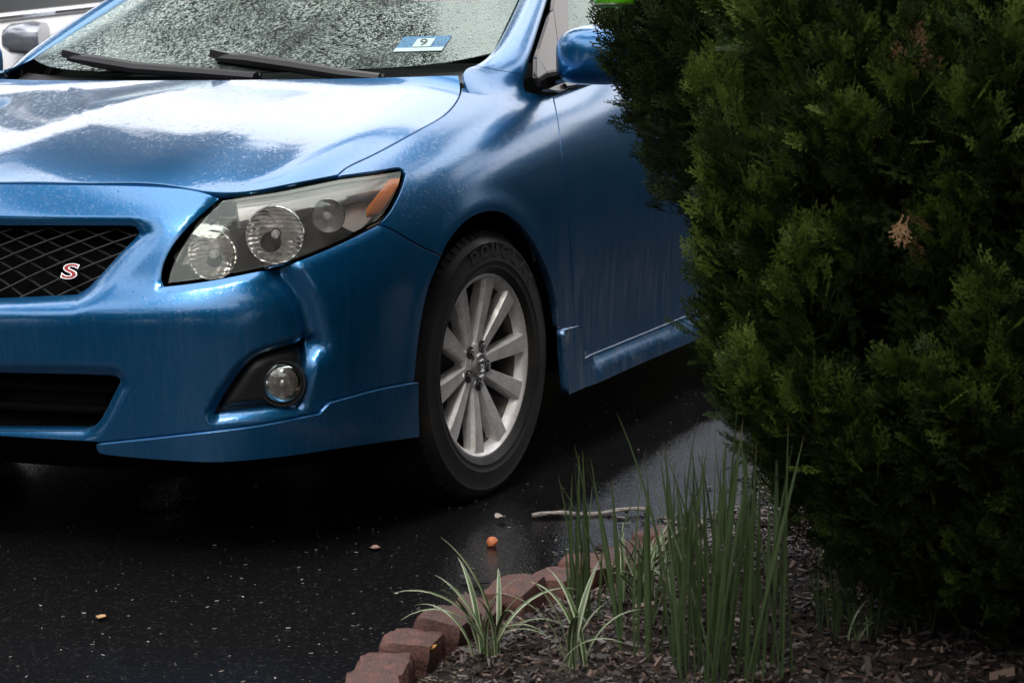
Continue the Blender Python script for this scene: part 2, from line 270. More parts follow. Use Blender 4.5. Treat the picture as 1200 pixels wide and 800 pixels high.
# ------------------------------------------------------------------ B-spline body surfaces
DATA = (
    '{"W":[[[0.875,0.0,0.17],[0.9,0.0,0.24],[0.915,0.0,0.33],[0.927,0.0,0.42],[0.935,0.0,0.488],[0.94,0.0,0.53],[0.893,0.0,0.572],[0.88,0.0,0.66],[0.855,0.0,0.735],[0.795,0.0,0.805]],[[0.8755,0.1555,0.17],[0.8988,0.1574,0.24],[0.9127,0.1585,0.33'
    '],[0.924,0.1594,0.42],[0.932,0.16,0.488],[0.9363,0.1603,0.5333],[0.8948,0.1571,0.578],[0.8788,0.1558,0.6633],[0.8506,0.1536,0.7333],[0.7891,0.1487,0.8033]],[[0.853,0.368,0.17],[0.8741,0.3729,0.24],[0.8868,0.3758,0.33],[0.8972,0.3782,0.42],['
    '0.905,0.38,0.488],[0.9086,0.3808,0.5367],[0.8732,0.3727,0.584],[0.8546,0.3684,0.6667],[0.8238,0.3613,0.7317],[0.7621,0.3471,0.8017]],[[0.7957,0.5368,0.17],[0.8134,0.5461,0.24],[0.8241,0.5516,0.33],[0.8329,0.5563,0.42],[0.84,0.56,0.488],[0.8'
    '427,0.5614,0.54],[0.8152,0.547,0.59],[0.7957,0.5368,0.67],[0.7647,0.5205,0.73],[0.7072,0.4903,0.8]],[[0.7181,0.6554,0.17],[0.7289,0.6672,0.24],[0.7356,0.6746,0.33],[0.7413,0.6809,0.42],[0.745,0.685,0.494],[0.746,0.6861,0.5525],[0.7316,0.670'
    '2,0.61],[0.7148,0.6517,0.685],[0.6862,0.6202,0.7425],[0.6409,0.5702,0.795]],[[0.6131,0.7275,0.17],[0.6179,0.7385,0.24],[0.621,0.7458,0.33],[0.6238,0.7522,0.42],[0.625,0.755,0.5],[0.625,0.755,0.565],[0.6202,0.744,0.63],[0.6092,0.7183,0.7],[0'
    '.5894,0.6724,0.755],[0.5616,0.6081,0.79]],[[0.4862,0.7784,0.17],[0.488,0.7862,0.245],[0.4889,0.7901,0.335],[0.4897,0.7935,0.425],[0.49,0.795,0.51],[0.49,0.795,0.5825],[0.4878,0.7852,0.655],[0.4823,0.7609,0.725],[0.4712,0.7121,0.7825],[0.454'
    '1,0.6365,0.8175]],[[0.3594,0.811,0.17],[0.36,0.815,0.25],[0.36,0.815,0.34],[0.36,0.815,0.43],[0.36,0.815,0.52],[0.36,0.815,0.6],[0.3588,0.8071,0.68],[0.3556,0.7853,0.75],[0.3483,0.7359,0.81],[0.3358,0.6518,0.845]],[[0.1998,0.836,0.17],[0.2,'
    '0.838,0.25],[0.2,0.838,0.345],[0.2,0.838,0.44],[0.2,0.838,0.5325],[0.2,0.838,0.62],[0.1994,0.832,0.705],[0.1974,0.8131,0.78],[0.1921,0.7634,0.8475],[0.1798,0.6466,0.9]],[[0.0,0.853,0.17],[0.0,0.853,0.25],[0.0,0.853,0.35],[0.0,0.853,0.45],[0'
    '.0,0.853,0.545],[0.0,0.853,0.64],[-0.0003,0.849,0.73],[-0.0013,0.833,0.81],[-0.0047,0.7832,0.885],[-0.0148,0.6335,0.955]],[[-0.2002,0.86,0.17],[-0.2003,0.859,0.25],[-0.2003,0.859,0.35],[-0.2001,0.862,0.45],[-0.2,0.865,0.55],[-0.2,0.865,0.65'
    '],[-0.2002,0.86,0.745],[-0.2009,0.845,0.83],[-0.2029,0.8001,0.91],[-0.2099,0.6452,1.0025]],[[-0.4202,0.862,0.17],[-0.4203,0.86,0.25],[-0.4203,0.86,0.35],[-0.4201,0.866,0.45],[-0.42,0.872,0.555],[-0.42,0.872,0.66],[-0.4201,0.866,0.76],[-0.42'
    '05,0.852,0.85],[-0.4214,0.812,0.935],[-0.4252,0.6521,1.05]],[[-0.7501,0.868,0.17],[-0.7502,0.862,0.25],[-0.7502,0.86,0.35],[-0.7501,0.87,0.45],[-0.75,0.878,0.56],[-0.75,0.878,0.67],[-0.7501,0.872,0.77],[-0.7502,0.858,0.86],[-0.7504,0.84,0.9'
    '2],[-0.7506,0.818,0.965]],[[-1.2,0.87,0.17],[-1.2,0.864,0.25],[-1.2,0.862,0.35],[-1.2,0.872,0.45],[-1.2,0.88,0.57],[-1.2,0.88,0.69],[-1.2,0.874,0.8],[-1.2,0.86,0.89],[-1.2001,0.84,0.95],[-1.2001,0.81,1.0]],[[-1.7,0.87,0.17],[-1.7,0.866,0.25'
    '],[-1.7,0.8647,0.35],[-1.7,0.872,0.45],[-1.7,0.88,0.57],[-1.7,0.88,0.69],[-1.7,0.874,0.8],[-1.7,0.86,0.89],[-1.7,0.8367,0.9567],[-1.7,0.7933,1.0133]],[[-2.1999,0.87,0.17],[-2.1999,0.868,0.25],[-2.1999,0.8673,0.35],[-2.1999,0.872,0.45],[-2.2'
    ',0.88,0.57],[-2.2,0.88,0.69],[-2.1999,0.874,0.8],[-2.1998,0.86,0.89],[-2.1995,0.8333,0.9633],[-2.199,0.7767,1.0267]],[[-2.6995,0.86,0.17],[-2.6995,0.86,0.25],[-2.6995,0.86,0.35],[-2.6996,0.862,0.45],[-2.7,0.87,0.57],[-2.7,0.87,0.69],[-2.699'
    '7,0.864,0.8],[-2.699,0.85,0.89],[-2.6975,0.8201,0.97],[-2.694,0.7501,1.04]],[[-3.197,0.8102,0.17],[-3.1978,0.8152,0.25],[-3.1985,0.8201,0.35],[-3.1994,0.826,0.45],[-3.2,0.83,0.57],[-3.2,0.83,0.69],[-3.1988,0.8221,0.8],[-3.1963,0.8053,0.895]'
    ',[-3.1918,0.7756,0.98],[-3.1815,0.7064,1.045]],[[-3.4815,0.7264,0.17],[-3.4876,0.7343,0.25],[-3.4938,0.7421,0.35],[-3.5,0.75,0.45],[-3.5,0.75,0.57],[-3.5,0.75,0.69],[-3.4938,0.7421,0.8],[-3.4815,0.7264,0.9],[-3.4629,0.7028,0.99],[-3.4197,0.'
    '6478,1.05]],[[-3.5907,0.4937,0.17],[-3.6004,0.4958,0.25],[-3.6102,0.4979,0.35],[-3.62,0.5,0.45],[-3.62,0.5,0.57],[-3.62,0.5,0.69],[-3.6102,0.4979,0.8],[-3.5907,0.4937,0.9],[-3.5613,0.4875,0.995],[-3.4929,0.4729,1.055]],[[-3.63,0.0,0.17],[-3'
    '.64,0.0,0.25],[-3.65,0.0,0.35],[-3.66,0.0,0.45],[-3.66,0.0,0.57],[-3.66,0.0,0.69],[-3.65,0.0,0.8],[-3.63,0.0,0.9],[-3.6,0.0,1.0],[-3.53,0.0,1.06]]],"H":[[[0.8188,0.0,0.7758],[0.7728,0.0,0.8004],[0.6761,0.0,0.8384],[0.5251,0.0,0.878],[0.3722'
    ',0.0,0.9088],[0.2188,0.0,0.9374],[0.0646,0.0,0.9599],[-0.0385,0.0,0.9741],[-0.09,0.0,0.981]],[[0.8188,0.0457,0.7753],[0.7728,0.0442,0.7999],[0.6761,0.0455,0.8379],[0.5251,0.0466,0.8775],[0.3722,0.0472,0.9083],[0.2188,0.0473,0.9369],[0.0646,'
    '0.0448,0.9594],[-0.0385,0.0414,0.9736],[-0.09,0.0382,0.9805]],[[0.8067,0.1356,0.7795],[0.7571,0.132,0.8025],[0.6593,0.1338,0.8354],[0.5113,0.1354,0.8725],[0.3617,0.1358,0.9025],[0.2112,0.1351,0.9292],[0.0612,0.1294,0.9538],[-0.0411,0.1219,0'
    '.9693],[-0.0904,0.1148,0.981]],[[0.7956,0.2734,0.7751],[0.7444,0.2664,0.7983],[0.6464,0.2676,0.8292],[0.5002,0.2683,0.8659],[0.3527,0.2673,0.8962],[0.2039,0.2647,0.9227],[0.0563,0.2546,0.9491],[-0.0452,0.2417,0.9661],[-0.0931,0.2295,0.9811]'
    '],[[0.7588,0.4043,0.7818],[0.709,0.3946,0.8039],[0.6138,0.396,0.832],[0.4723,0.3968,0.867],[0.3297,0.3953,0.8965],[0.1856,0.3916,0.9214],[0.0433,0.3779,0.9483],[-0.0545,0.3606,0.9652],[-0.0981,0.3441,0.9819]],[[0.7347,0.5413,0.7474],[0.6835'
    ',0.5283,0.7741],[0.5882,0.529,0.8048],[0.4486,0.529,0.8436],[0.3081,0.5261,0.8775],[0.1657,0.5205,0.906],[0.026,0.5024,0.9382],[-0.071,0.4797,0.9599],[-0.1132,0.4582,0.9831]],[[0.623,0.6278,0.7698],[0.5802,0.6174,0.7956],[0.4946,0.6235,0.82'
    '31],[0.3668,0.6287,0.8596],[0.2382,0.6306,0.8911],[0.1076,0.6291,0.9159],[-0.0199,0.6126,0.9456],[-0.1062,0.5906,0.9638],[-0.137,0.5701,0.9849]],[[0.5357,0.6552,0.7762],[0.497,0.6496,0.7959],[0.4166,0.6633,0.8163],[0.2962,0.6758,0.8483],[0.'
    '175,0.6844,0.8782],[0.0517,0.6891,0.9028],[-0.0678,0.6763,0.9362],[-0.1479,0.6572,0.9592],[-0.1718,0.6397,0.9876]],[[0.4964,0.6777,0.7825],[0.4594,0.6735,0.7989],[0.3821,0.6914,0.8143],[0.2668,0.708,0.8434],[0.1509,0.7201,0.8718],[0.0325,0.'
    '7278,0.8953],[-0.0813,0.7154,0.9302],[-0.1574,0.6958,0.9551],[-0.1766,0.678,0.9873]]],"c_hoodfront":[[0.0,6.851],[0.0,6.851],[0.022,6.856],[0.049,6.86],[0.087,6.865],[0.142,6.868],[0.17,6.87],[0.202,6.871],[0.238,6.872],[0.278,6.873],[0.32,'
    '6.874],[0.365,6.874],[0.413,6.875],[0.462,6.876],[0.512,6.876],[0.563,6.876],[0.613,6.876],[0.663,6.876],[0.71,6.876],[0.766,6.876],[0.822,6.876],[0.88,6.875],[0.939,6.875],[0.998,6.874],[1.058,6.873],[1.117,6.872],[1.176,6.871],[1.234,6.86'
    '9],[1.291,6.867],[1.346,6.865],[1.44,6.861],[1.526,6.856],[1.604,6.851],[1.679,6.845],[1.751,6.837],[1.826,6.827],[1.915,6.811],[1.997,6.792],[2.075,6.77],[2.153,6.747],[2.234,6.722]],"c_headtop":[[2.234,6.722],[2.319,6.73],[2.404,6.737],[2'
    '.494,6.743],[2.59,6.75],[2.697,6.756],[2.792,6.761],[2.891,6.765],[2.997,6.769],[3.116,6.773],[3.254,6.779],[3.418,6.785],[3.546,6.79],[3.687,6.793],[3.837,6.794],[3.992,6.791],[4.147,6.783],[4.299,6.772],[4.447,6.758],[4.591,6.741],[4.73,6'
    '.724]],"c_headtop2":[[4.73,6.724],[4.831,6.704],[4.936,6.683],[5.043,6.661],[5.15,6.639],[5.256,6.616],[5.359,6.594],[5.455,6.572],[5.544,6.552],[5.676,6.524],[5.798,6.499],[5.905,6.476],[5.993,6.453],[6.058,6.429],[6.102,6.364],[6.091,6.29'
    '6]],"c_headout":[[6.091,6.296],[6.016,6.232],[5.947,6.165],[5.875,6.094],[5.791,6.017],[5.71,5.948],[5.619,5.873],[5.524,5.795],[5.432,5.721],[5.348,5.654],[5.252,5.588],[5.161,5.534],[5.074,5.484],[4.988,5.431]],"c_headlow":[[4.988,5.431],'
    '[4.851,5.418],[4.721,5.402],[4.595,5.383],[4.471,5.364],[4.348,5.343],[4.224,5.321],[4.099,5.299],[3.985,5.279],[3.869,5.255],[3.751,5.23],[3.635,5.204],[3.523,5.177],[3.415,5.151],[3.315,5.127],[3.222,5.106],[3.113,5.085],[3.015,5.07],[2.9'
    '24,5.06],[2.835,5.053],[2.742,5.046],[2.643,5.037],[2.562,5.028],[2.477,5.018],[2.39,5.007],[2.303,4.996],[2.218,4.983],[2.135,4.969],[2.057,4.956],[1.985,4.943],[1.909,4.929],[1.839,4.918],[1.773,4.907],[1.71,4.897],[1.649,4.887],[1.588,4.'
    '875],[1.528,4.861]],"c_headin":[[1.528,4.861],[1.541,5.043],[1.554,5.211],[1.576,5.382],[1.601,5.515],[1.63,5.649],[1.665,5.785],[1.706,5.919],[1.746,6.029],[1.791,6.14],[1.841,6.247],[1.893,6.344],[1.946,6.427],[1.999,6.499],[2.054,6.561],'
    '[2.111,6.617],[2.171,6.67],[2.234,6.722]],"c_bseam":[[4.988,5.431],[5.096,5.302],[5.21,5.17],[5.34,5.017],[5.453,4.881],[5.577,4.731],[5.71,4.578],[5.847,4.431],[5.986,4.294],[6.128,4.161],[6.271,4.031],[6.413,3.902]],"c_shut":[[4.73,6.724]'
    ',[4.866,6.761],[5.073,6.79],[5.209,6.795],[5.369,6.796],[5.549,6.794],[5.744,6.789],[5.948,6.785],[6.085,6.781],[6.232,6.776],[6.385,6.771],[6.539,6.765],[6.691,6.76],[6.837,6.755],[6.974,6.751],[7.098,6.748],[7.274,6.745],[7.435,6.742],[7.'
    '582,6.741],[7.721,6.744],[7.855,6.749],[8.064,6.767],[8.249,6.791],[8.408,6.814],[8.581,6.845],[8.723,6.875]],"c_arch":[[6.413,3.902],[6.458,3.98],[6.503,4.058],[6.56,4.136],[6.615,4.195],[6.678,4.254],[6.746,4.312],[6.819,4.366],[6.895,4.4'
    '22],[6.974,4.478],[7.062,4.526],[7.162,4.559],[7.255,4.573],[7.359,4.581],[7.47,4.58],[7.581,4.568],[7.687,4.544],[7.814,4.498],[7.941,4.436],[8.068,4.356],[8.197,4.254],[8.285,4.173],[8.375,4.081],[8.466,3.981],[8.557,3.873],[8.647,3.758],'
    '[8.735,3.635],[8.8,3.537],[8.866,3.432],[8.933,3.32],[8.998,3.205],[9.063,3.088],[9.125,2.971],[9.185,2.855],[9.241,2.742],[9.3,2.616],[9.355,2.489],[9.407,2.362],[9.455,2.236],[9.5,2.11],[9.541,1.986],[9.579,1.863],[9.612,1.744],[9.638,1.6'
    '29],[9.661,1.518],[9.68,1.41],[9.698,1.306],[9.715,1.205],[9.735,1.106]],"c_doorseam":[[10.228,6.611],[10.156,6.52],[10.096,6.43],[10.043,6.329],[9.993,6.201],[9.948,6.024],[9.925,5.9],[9.902,5.76],[9.882,5.604],[9.866,5.434],[9.856,5.252],'
    '[9.851,5.065],[9.849,4.875],[9.85,4.688],[9.855,4.503],[9.86,4.353],[9.868,4.201],[9.877,4.048],[9.887,3.893],[9.898,3.737],[9.911,3.58],[9.925,3.424],[9.94,3.266],[9.956,3.109],[9.973,2.952],[9.99,2.796],[10.008,2.639],[10.026,2.481],[10.0'
    '44,2.322],[10.063,2.162],[10.082,2.0],[10.101,1.836],[10.119,1.673],[10.137,1.513],[10.154,1.358],[10.17,1.209],[10.184,1.067]],"c_archf":[[6.413,3.902],[6.346,3.78],[6.277,3.661],[6.209,3.542],[6.142,3.418],[6.08,3.287],[6.022,3.145],[5.97'
    '8,3.015],[5.937,2.879],[5.899,2.74],[5.864,2.597],[5.831,2.451],[5.799,2.303],[5.77,2.153],[5.746,2.018],[5.724,1.879],[5.705,1.739],[5.687,1.599],[5.671,1.461],[5.654,1.328],[5.638,1.2],[5.621,1.079]],"c_liptop":[[5.621,1.079],[5.492,1.089'
    '],[5.365,1.098],[5.24,1.107],[5.118,1.116],[5.0,1.123],[4.886,1.129],[4.776,1.133],[4.671,1.136],[4.569,1.136],[4.47,1.134],[4.375,1.131],[4.282,1.127],[4.191,1.121],[4.102,1.114],[4.015,1.107],[3.929,1.099],[3.853,1.09],[3.779,1.08],[3.706'
    ',1.07],[3.646,1.009],[3.587,0.949],[3.528,0.89],[3.447,0.885],[3.37,0.878],[3.296,0.87],[3.223,0.862],[3.153,0.854],[3.083,0.845],[3.014,0.836],[2.944,0.826],[2.874,0.817],[2.804,0.808],[2.732,0.799],[2.658,0.789],[2.582,0.781],[2.522,0.774'
    '],[2.46,0.767],[2.397,0.76],[2.333,0.753],[2.268,0.746],[2.204,0.739],[2.139,0.732],[2.074,0.725],[2.01,0.717],[1.946,0.709],[1.884,0.702],[1.823,0.694],[1.763,0.686],[1.705,0.678],[1.65,0.67],[1.597,0.662],[1.546,0.653],[1.492,0.644],[1.43'
    '9,0.635],[1.389,0.626],[1.34,0.617],[1.292,0.609],[1.247,0.6],[1.202,0.591],[1.159,0.583],[1.116,0.574],[1.075,0.565],[1.034,0.556],[0.993,0.547],[0.954,0.538],[0.914,0.528],[0.875,0.519]],"c_liptip":[[0.875,0.519],[0.873,0.46],[0.888,0.411'
    '],[0.918,0.393],[0.964,0.382],[1.041,0.372],[1.083,0.366],[1.133,0.361],[1.19,0.355],[1.253,0.348],[1.32,0.342],[1.389,0.336],[1.46,0.33],[1.529,0.325],[1.597,0.32],[1.666,0.315],[1.736,0.309],[1.808,0.304],[1.883,0.3],[1.96,0.297],[2.041,0'
    '.294],[2.127,0.293],[2.207,0.294],[2.291,0.295],[2.378,0.297],[2.468,0.3],[2.562,0.303],[2.658,0.307],[2.756,0.31],[2.856,0.313],[2.958,0.315],[3.06,0.318],[3.164,0.32],[3.269,0.323],[3.377,0.325],[3.489,0.326],[3.606,0.327],[3.729,0.327],['
    '3.86,0.326],[4.001,0.322],[4.123,0.318],[4.253,0.313],[4.389,0.306],[4.532,0.298],[4.682,0.29],[4.838,0.28],[5.002,0.27],[5.172,0.258],[5.348,0.247],[5.527,0.234],[5.706,0.222]],"c_lipend":[[5.706,0.222],[5.705,0.284],[5.704,0.349],[5.695,0'
    '.447],[5.686,0.519],[5.673,0.608],[5.66,0.712],[5.646,0.829],[5.633,0.953],[5.621,1.079]],"c_bumpbot":[[0.896,0.52],[0.847,0.522],[0.8,0.523],[0.753,0.525],[0.708,0.526],[0.663,0.527],[0.62,0.528],[0.577,0.529],[0.534,0.529],[0.491,0.529],['
    '0.448,0.529],[0.404,0.529],[0.362,0.529],[0.321,0.528],[0.283,0.527],[0.247,0.527],[0.216,0.526],[0.173,0.525],[0.138,0.524],[0.106,0.524],[0.076,0.523],[0.0,0.522]],"c_grille":[[0.0,4.663],[0.028,4.667],[0.054,4.67],[0.081,4.673],[0.108,4.'
    '676],[0.135,4.679],[0.165,4.682],[0.196,4.686],[0.229,4.691],[0.266,4.698],[0.294,4.703],[0.323,4.708],[0.355,4.714],[0.387,4.721],[0.422,4.727],[0.457,4.734],[0.494,4.741],[0.532,4.748],[0.57,4.754],[0.609,4.761],[0.649,4.767],[0.689,4.773'
    '],[0.729,4.779],[0.755,4.851],[0.781,4.911],[0.81,4.989],[0.846,5.111],[0.87,5.197],[0.897,5.297],[0.928,5.406],[0.96,5.517],[0.994,5.625],[1.026,5.727],[1.056,5.818],[1.083,5.894],[1.125,6.01],[1.158,6.098],[1.188,6.173],[1.22,6.251],[1.18'
    '4,6.331],[1.15,6.339],[1.107,6.339],[1.065,6.339],[1.012,6.339],[0.958,6.339],[0.905,6.339],[0.852,6.338],[0.8,6.338],[0.75,6.337],[0.7,6.336],[0.652,6.336],[0.605,6.335],[0.559,6.334],[0.516,6.333],[0.474,6.332],[0.434,6.33],[0.395,6.329],'
    '[0.359,6.328],[0.325,6.327],[0.293,6.325],[0.264,6.324],[0.236,6.323],[0.211,6.322],[0.159,6.319],[0.119,6.316],[0.087,6.314],[0.061,6.311],[0.039,6.309],[0.018,6.307],[0.0,6.305],[0.0,6.302]],"c_intake":[[0.0,0.617],[0.118,0.621],[0.14,0.6'
    '23],[0.172,0.625],[0.222,0.632],[0.246,0.636],[0.274,0.64],[0.304,0.645],[0.337,0.65],[0.372,0.654],[0.41,0.659],[0.45,0.664],[0.491,0.669],[0.534,0.674],[0.577,0.679],[0.622,0.683],[0.667,0.687],[0.711,0.691],[0.755,0.695],[0.79,0.72],[0.8'
    '26,0.746],[0.872,0.832],[0.893,0.893],[0.916,0.97],[0.941,1.062],[0.967,1.165],[0.993,1.278],[1.02,1.396],[1.047,1.517],[1.073,1.636],[1.074,1.701],[1.048,1.756],[1.015,1.768],[0.971,1.775],[0.921,1.778],[0.872,1.78],[0.826,1.784],[0.783,1.'
    '783],[0.74,1.782],[0.697,1.781],[0.655,1.779],[0.613,1.778],[0.572,1.776],[0.533,1.774],[0.494,1.772],[0.456,1.769],[0.42,1.766],[0.386,1.763],[0.353,1.76],[0.322,1.757],[0.292,1.753],[0.265,1.75],[0.224,1.743],[0.187,1.737],[0.154,1.73],[0'
    '.124,1.723],[0.096,1.716],[0.069,1.708],[0.042,1.701],[0.015,1.693],[0.0,1.686]],"c_fog":[[3.494,2.501],[3.471,2.378],[3.448,2.255],[3.425,2.134],[3.402,2.016],[3.381,1.901],[3.36,1.792],[3.341,1.69],[3.321,1.58],[3.303,1.479],[3.286,1.384]'
    ',[3.27,1.294],[3.254,1.206],[3.237,1.119],[3.221,1.097],[3.205,1.075],[3.076,1.056],[3.028,1.053],[2.973,1.05],[2.912,1.047],[2.846,1.043],[2.776,1.039],[2.704,1.035],[2.629,1.03],[2.554,1.024],[2.478,1.019],[2.403,1.012],[2.33,1.006],[2.25'
    '8,0.999],[2.189,0.991],[2.122,0.983],[2.06,0.976],[2.087,1.05],[2.114,1.126],[2.142,1.205],[2.169,1.285],[2.207,1.371],[2.246,1.463],[2.285,1.559],[2.324,1.658],[2.363,1.755],[2.402,1.849],[2.44,1.936],[2.477,2.011],[2.53,2.104],[2.575,2.17'
    '1],[2.623,2.221],[2.682,2.264],[2.763,2.312],[2.815,2.337],[2.873,2.361],[2.938,2.383],[3.009,2.403],[3.084,2.422],[3.163,2.44],[3.245,2.456],[3.328,2.472],[3.411,2.487]],"c_foglamp":[[3.288,1.504],[3.28,1.405],[3.254,1.317],[3.212,1.242],['
    '3.157,1.184],[3.092,1.143],[3.02,1.122],[2.946,1.12],[2.873,1.137],[2.806,1.174],[2.746,1.228],[2.697,1.299],[2.661,1.384],[2.639,1.48],[2.632,1.583],[2.64,1.687],[2.663,1.788],[2.699,1.878],[2.748,1.953],[2.806,2.007],[2.873,2.037],[2.944,'
    '2.04],[3.017,2.017],[3.087,1.968],[3.152,1.898],[3.208,1.811],[3.25,1.712],[3.278,1.608]],"c_sktop":[[9.735,1.106],[9.891,1.093],[10.041,1.08],[10.184,1.067],[10.202,0.949],[10.219,0.837],[10.234,0.732],[10.291,0.626],[10.347,0.526],[10.401'
    ',0.457],[10.306,0.429],[10.565,0.427],[10.647,0.425],[10.74,0.423],[10.842,0.422],[10.953,0.42],[11.07,0.418],[11.192,0.416],[11.32,0.414],[11.452,0.412],[11.588,0.41],[11.728,0.408],[11.87,0.405],[12.016,0.403],[12.163,0.4],[12.313,0.397],'
    '[12.464,0.395],[12.616,0.392],[12.768,0.389],[12.919,0.386],[13.069,0.383],[13.217,0.38]],"c_skbot":[[13.056,0.0],[12.836,0.004],[12.621,0.012],[12.411,0.02],[12.206,0.027],[12.005,0.034],[11.81,0.04],[11.619,0.045],[11.432,0.049],[11.249,0'
    '.052],[11.069,0.054],[10.888,0.055],[10.704,0.056],[10.515,0.056],[10.319,0.056],[10.112,0.056],[9.89,0.057],[9.873,0.168],[9.855,0.288],[9.835,0.421],[9.814,0.568],[9.79,0.73],[9.764,0.91],[9.735,1.106]],"c_belt":[[10.228,6.611],[10.39,6.6'
    '68],[10.508,6.699],[10.653,6.74],[10.812,6.788],[10.974,6.836],[11.132,6.876],[11.266,6.901],[11.41,6.919],[11.564,6.929],[11.727,6.933],[11.897,6.933],[12.07,6.936]],"c_fsail":[[8.723,6.875],[8.782,6.854],[8.843,6.832],[8.93,6.809],[9.027,'
    '6.79],[9.146,6.769],[9.271,6.75],[9.386,6.733],[9.489,6.717],[9.587,6.704],[9.677,6.692],[9.756,6.681],[9.836,6.666],[9.899,6.65],[9.967,6.636],[10.051,6.626],[10.14,6.618],[10.228,6.611]]}')
D = json.loads(DATA)
def basis(n,t):
    t=np.clip(np.asarray(t,float),0,n-3-1e-9)
    k=np.concatenate([[0]*3,np.arange(n-2),[n-3]*3]).astype(float)
    B=np.zeros((len(t),n+3))
    for i in range(n+3):
        if k[i+1]>k[i]: B[:,i]=(k[i]<=t)&(t<k[i+1])
    for p in (1,2,3):
        M=np.zeros_like(B)
        for i in range(n+3-p):
            a=k[i+p]-k[i]; b=k[i+p+1]-k[i+1] if i+p+1<len(k) else 0
            if a>0: M[:,i]+=(t-k[i])/a*B[:,i]
            if b>0: M[:,i]+=(k[i+p+1]-t)/b*B[:,i+1]
        B=M
    return B[:,:n]
class Surf:
    def __init__(s,net): s.P=np.array(net,float); s.nu,s.nv=s.P.shape[:2]; s.disp=None; s.sgn=1.0
    def ev(s,u,v):
        u=np.atleast_1d(np.asarray(u,float)); v=np.atleast_1d(np.asarray(v,float))
        return np.einsum('ki,kj,ijc->kc',basis(s.nu,u),basis(s.nv,v),s.P)
    def nrm(s,u,v,fn=None,h=2e-3):
        fn=fn or s.ev; u=np.atleast_1d(np.asarray(u,float)); v=np.atleast_1d(np.asarray(v,float))
        u0,u1=np.clip(u-h,0,s.nu-3),np.clip(u+h,0,s.nu-3); v0,v1=np.clip(v-h,0,s.nv-3),np.clip(v+h,0,s.nv-3)
        n=np.cross(fn(u1,v)-fn(u0,v),fn(u,v1)-fn(u,v0))*s.sgn
        return n/np.maximum(1e-12,np.linalg.norm(n,axis=1,keepdims=True))
    def full(s,u,v,off=0.0):
        X=s.ev(u,v)
        if s.disp is None and not np.any(off): return X
        n=s.nrm(u,v); d=np.zeros(len(X))+off
        if s.disp is not None: d=d+s.disp(X,np.atleast_1d(u),np.atleast_1d(v))
        return X+n*d[:,None]
def in_poly(P,poly):
    x,y=P[:,0],P[:,1]; r=np.zeros(len(P),bool); n=len(poly)
    for i in range(n):
        (x0,y0),(x1,y1)=poly[i],poly[(i+1)%n]
        if y0==y1: continue
        c=((y0>y)!=(y1>y))&(x<(x1-x0)*(y-y0)/(y1-y0)+x0); r^=c
    return r
def polydist(P,L,closed=False):
    A=L if closed else L[:-1]; B=np.roll(L,-1,axis=0) if closed else L[1:]
    best=np.full(len(P),1e9)
    for a,b in zip(A,B):
        ab=b-a; t=np.clip(((P-a)@ab)/max(1e-12,ab@ab),0,1); d=np.linalg.norm(P-a-t[:,None]*ab,axis=1); best=np.minimum(best,d)
    return best
def dedupe(P,closed=True,tol=2e-3):
    out=[P[0]]
    for p in P[1:]:
        if np.abs(p-out[-1]).max()>tol: out.append(p)
    if closed and np.abs(out[0]-out[-1]).max()<tol: out.pop()
    return np.array(out)
SCL=np.array([.15,.085])            # metres per parameter unit, roughly
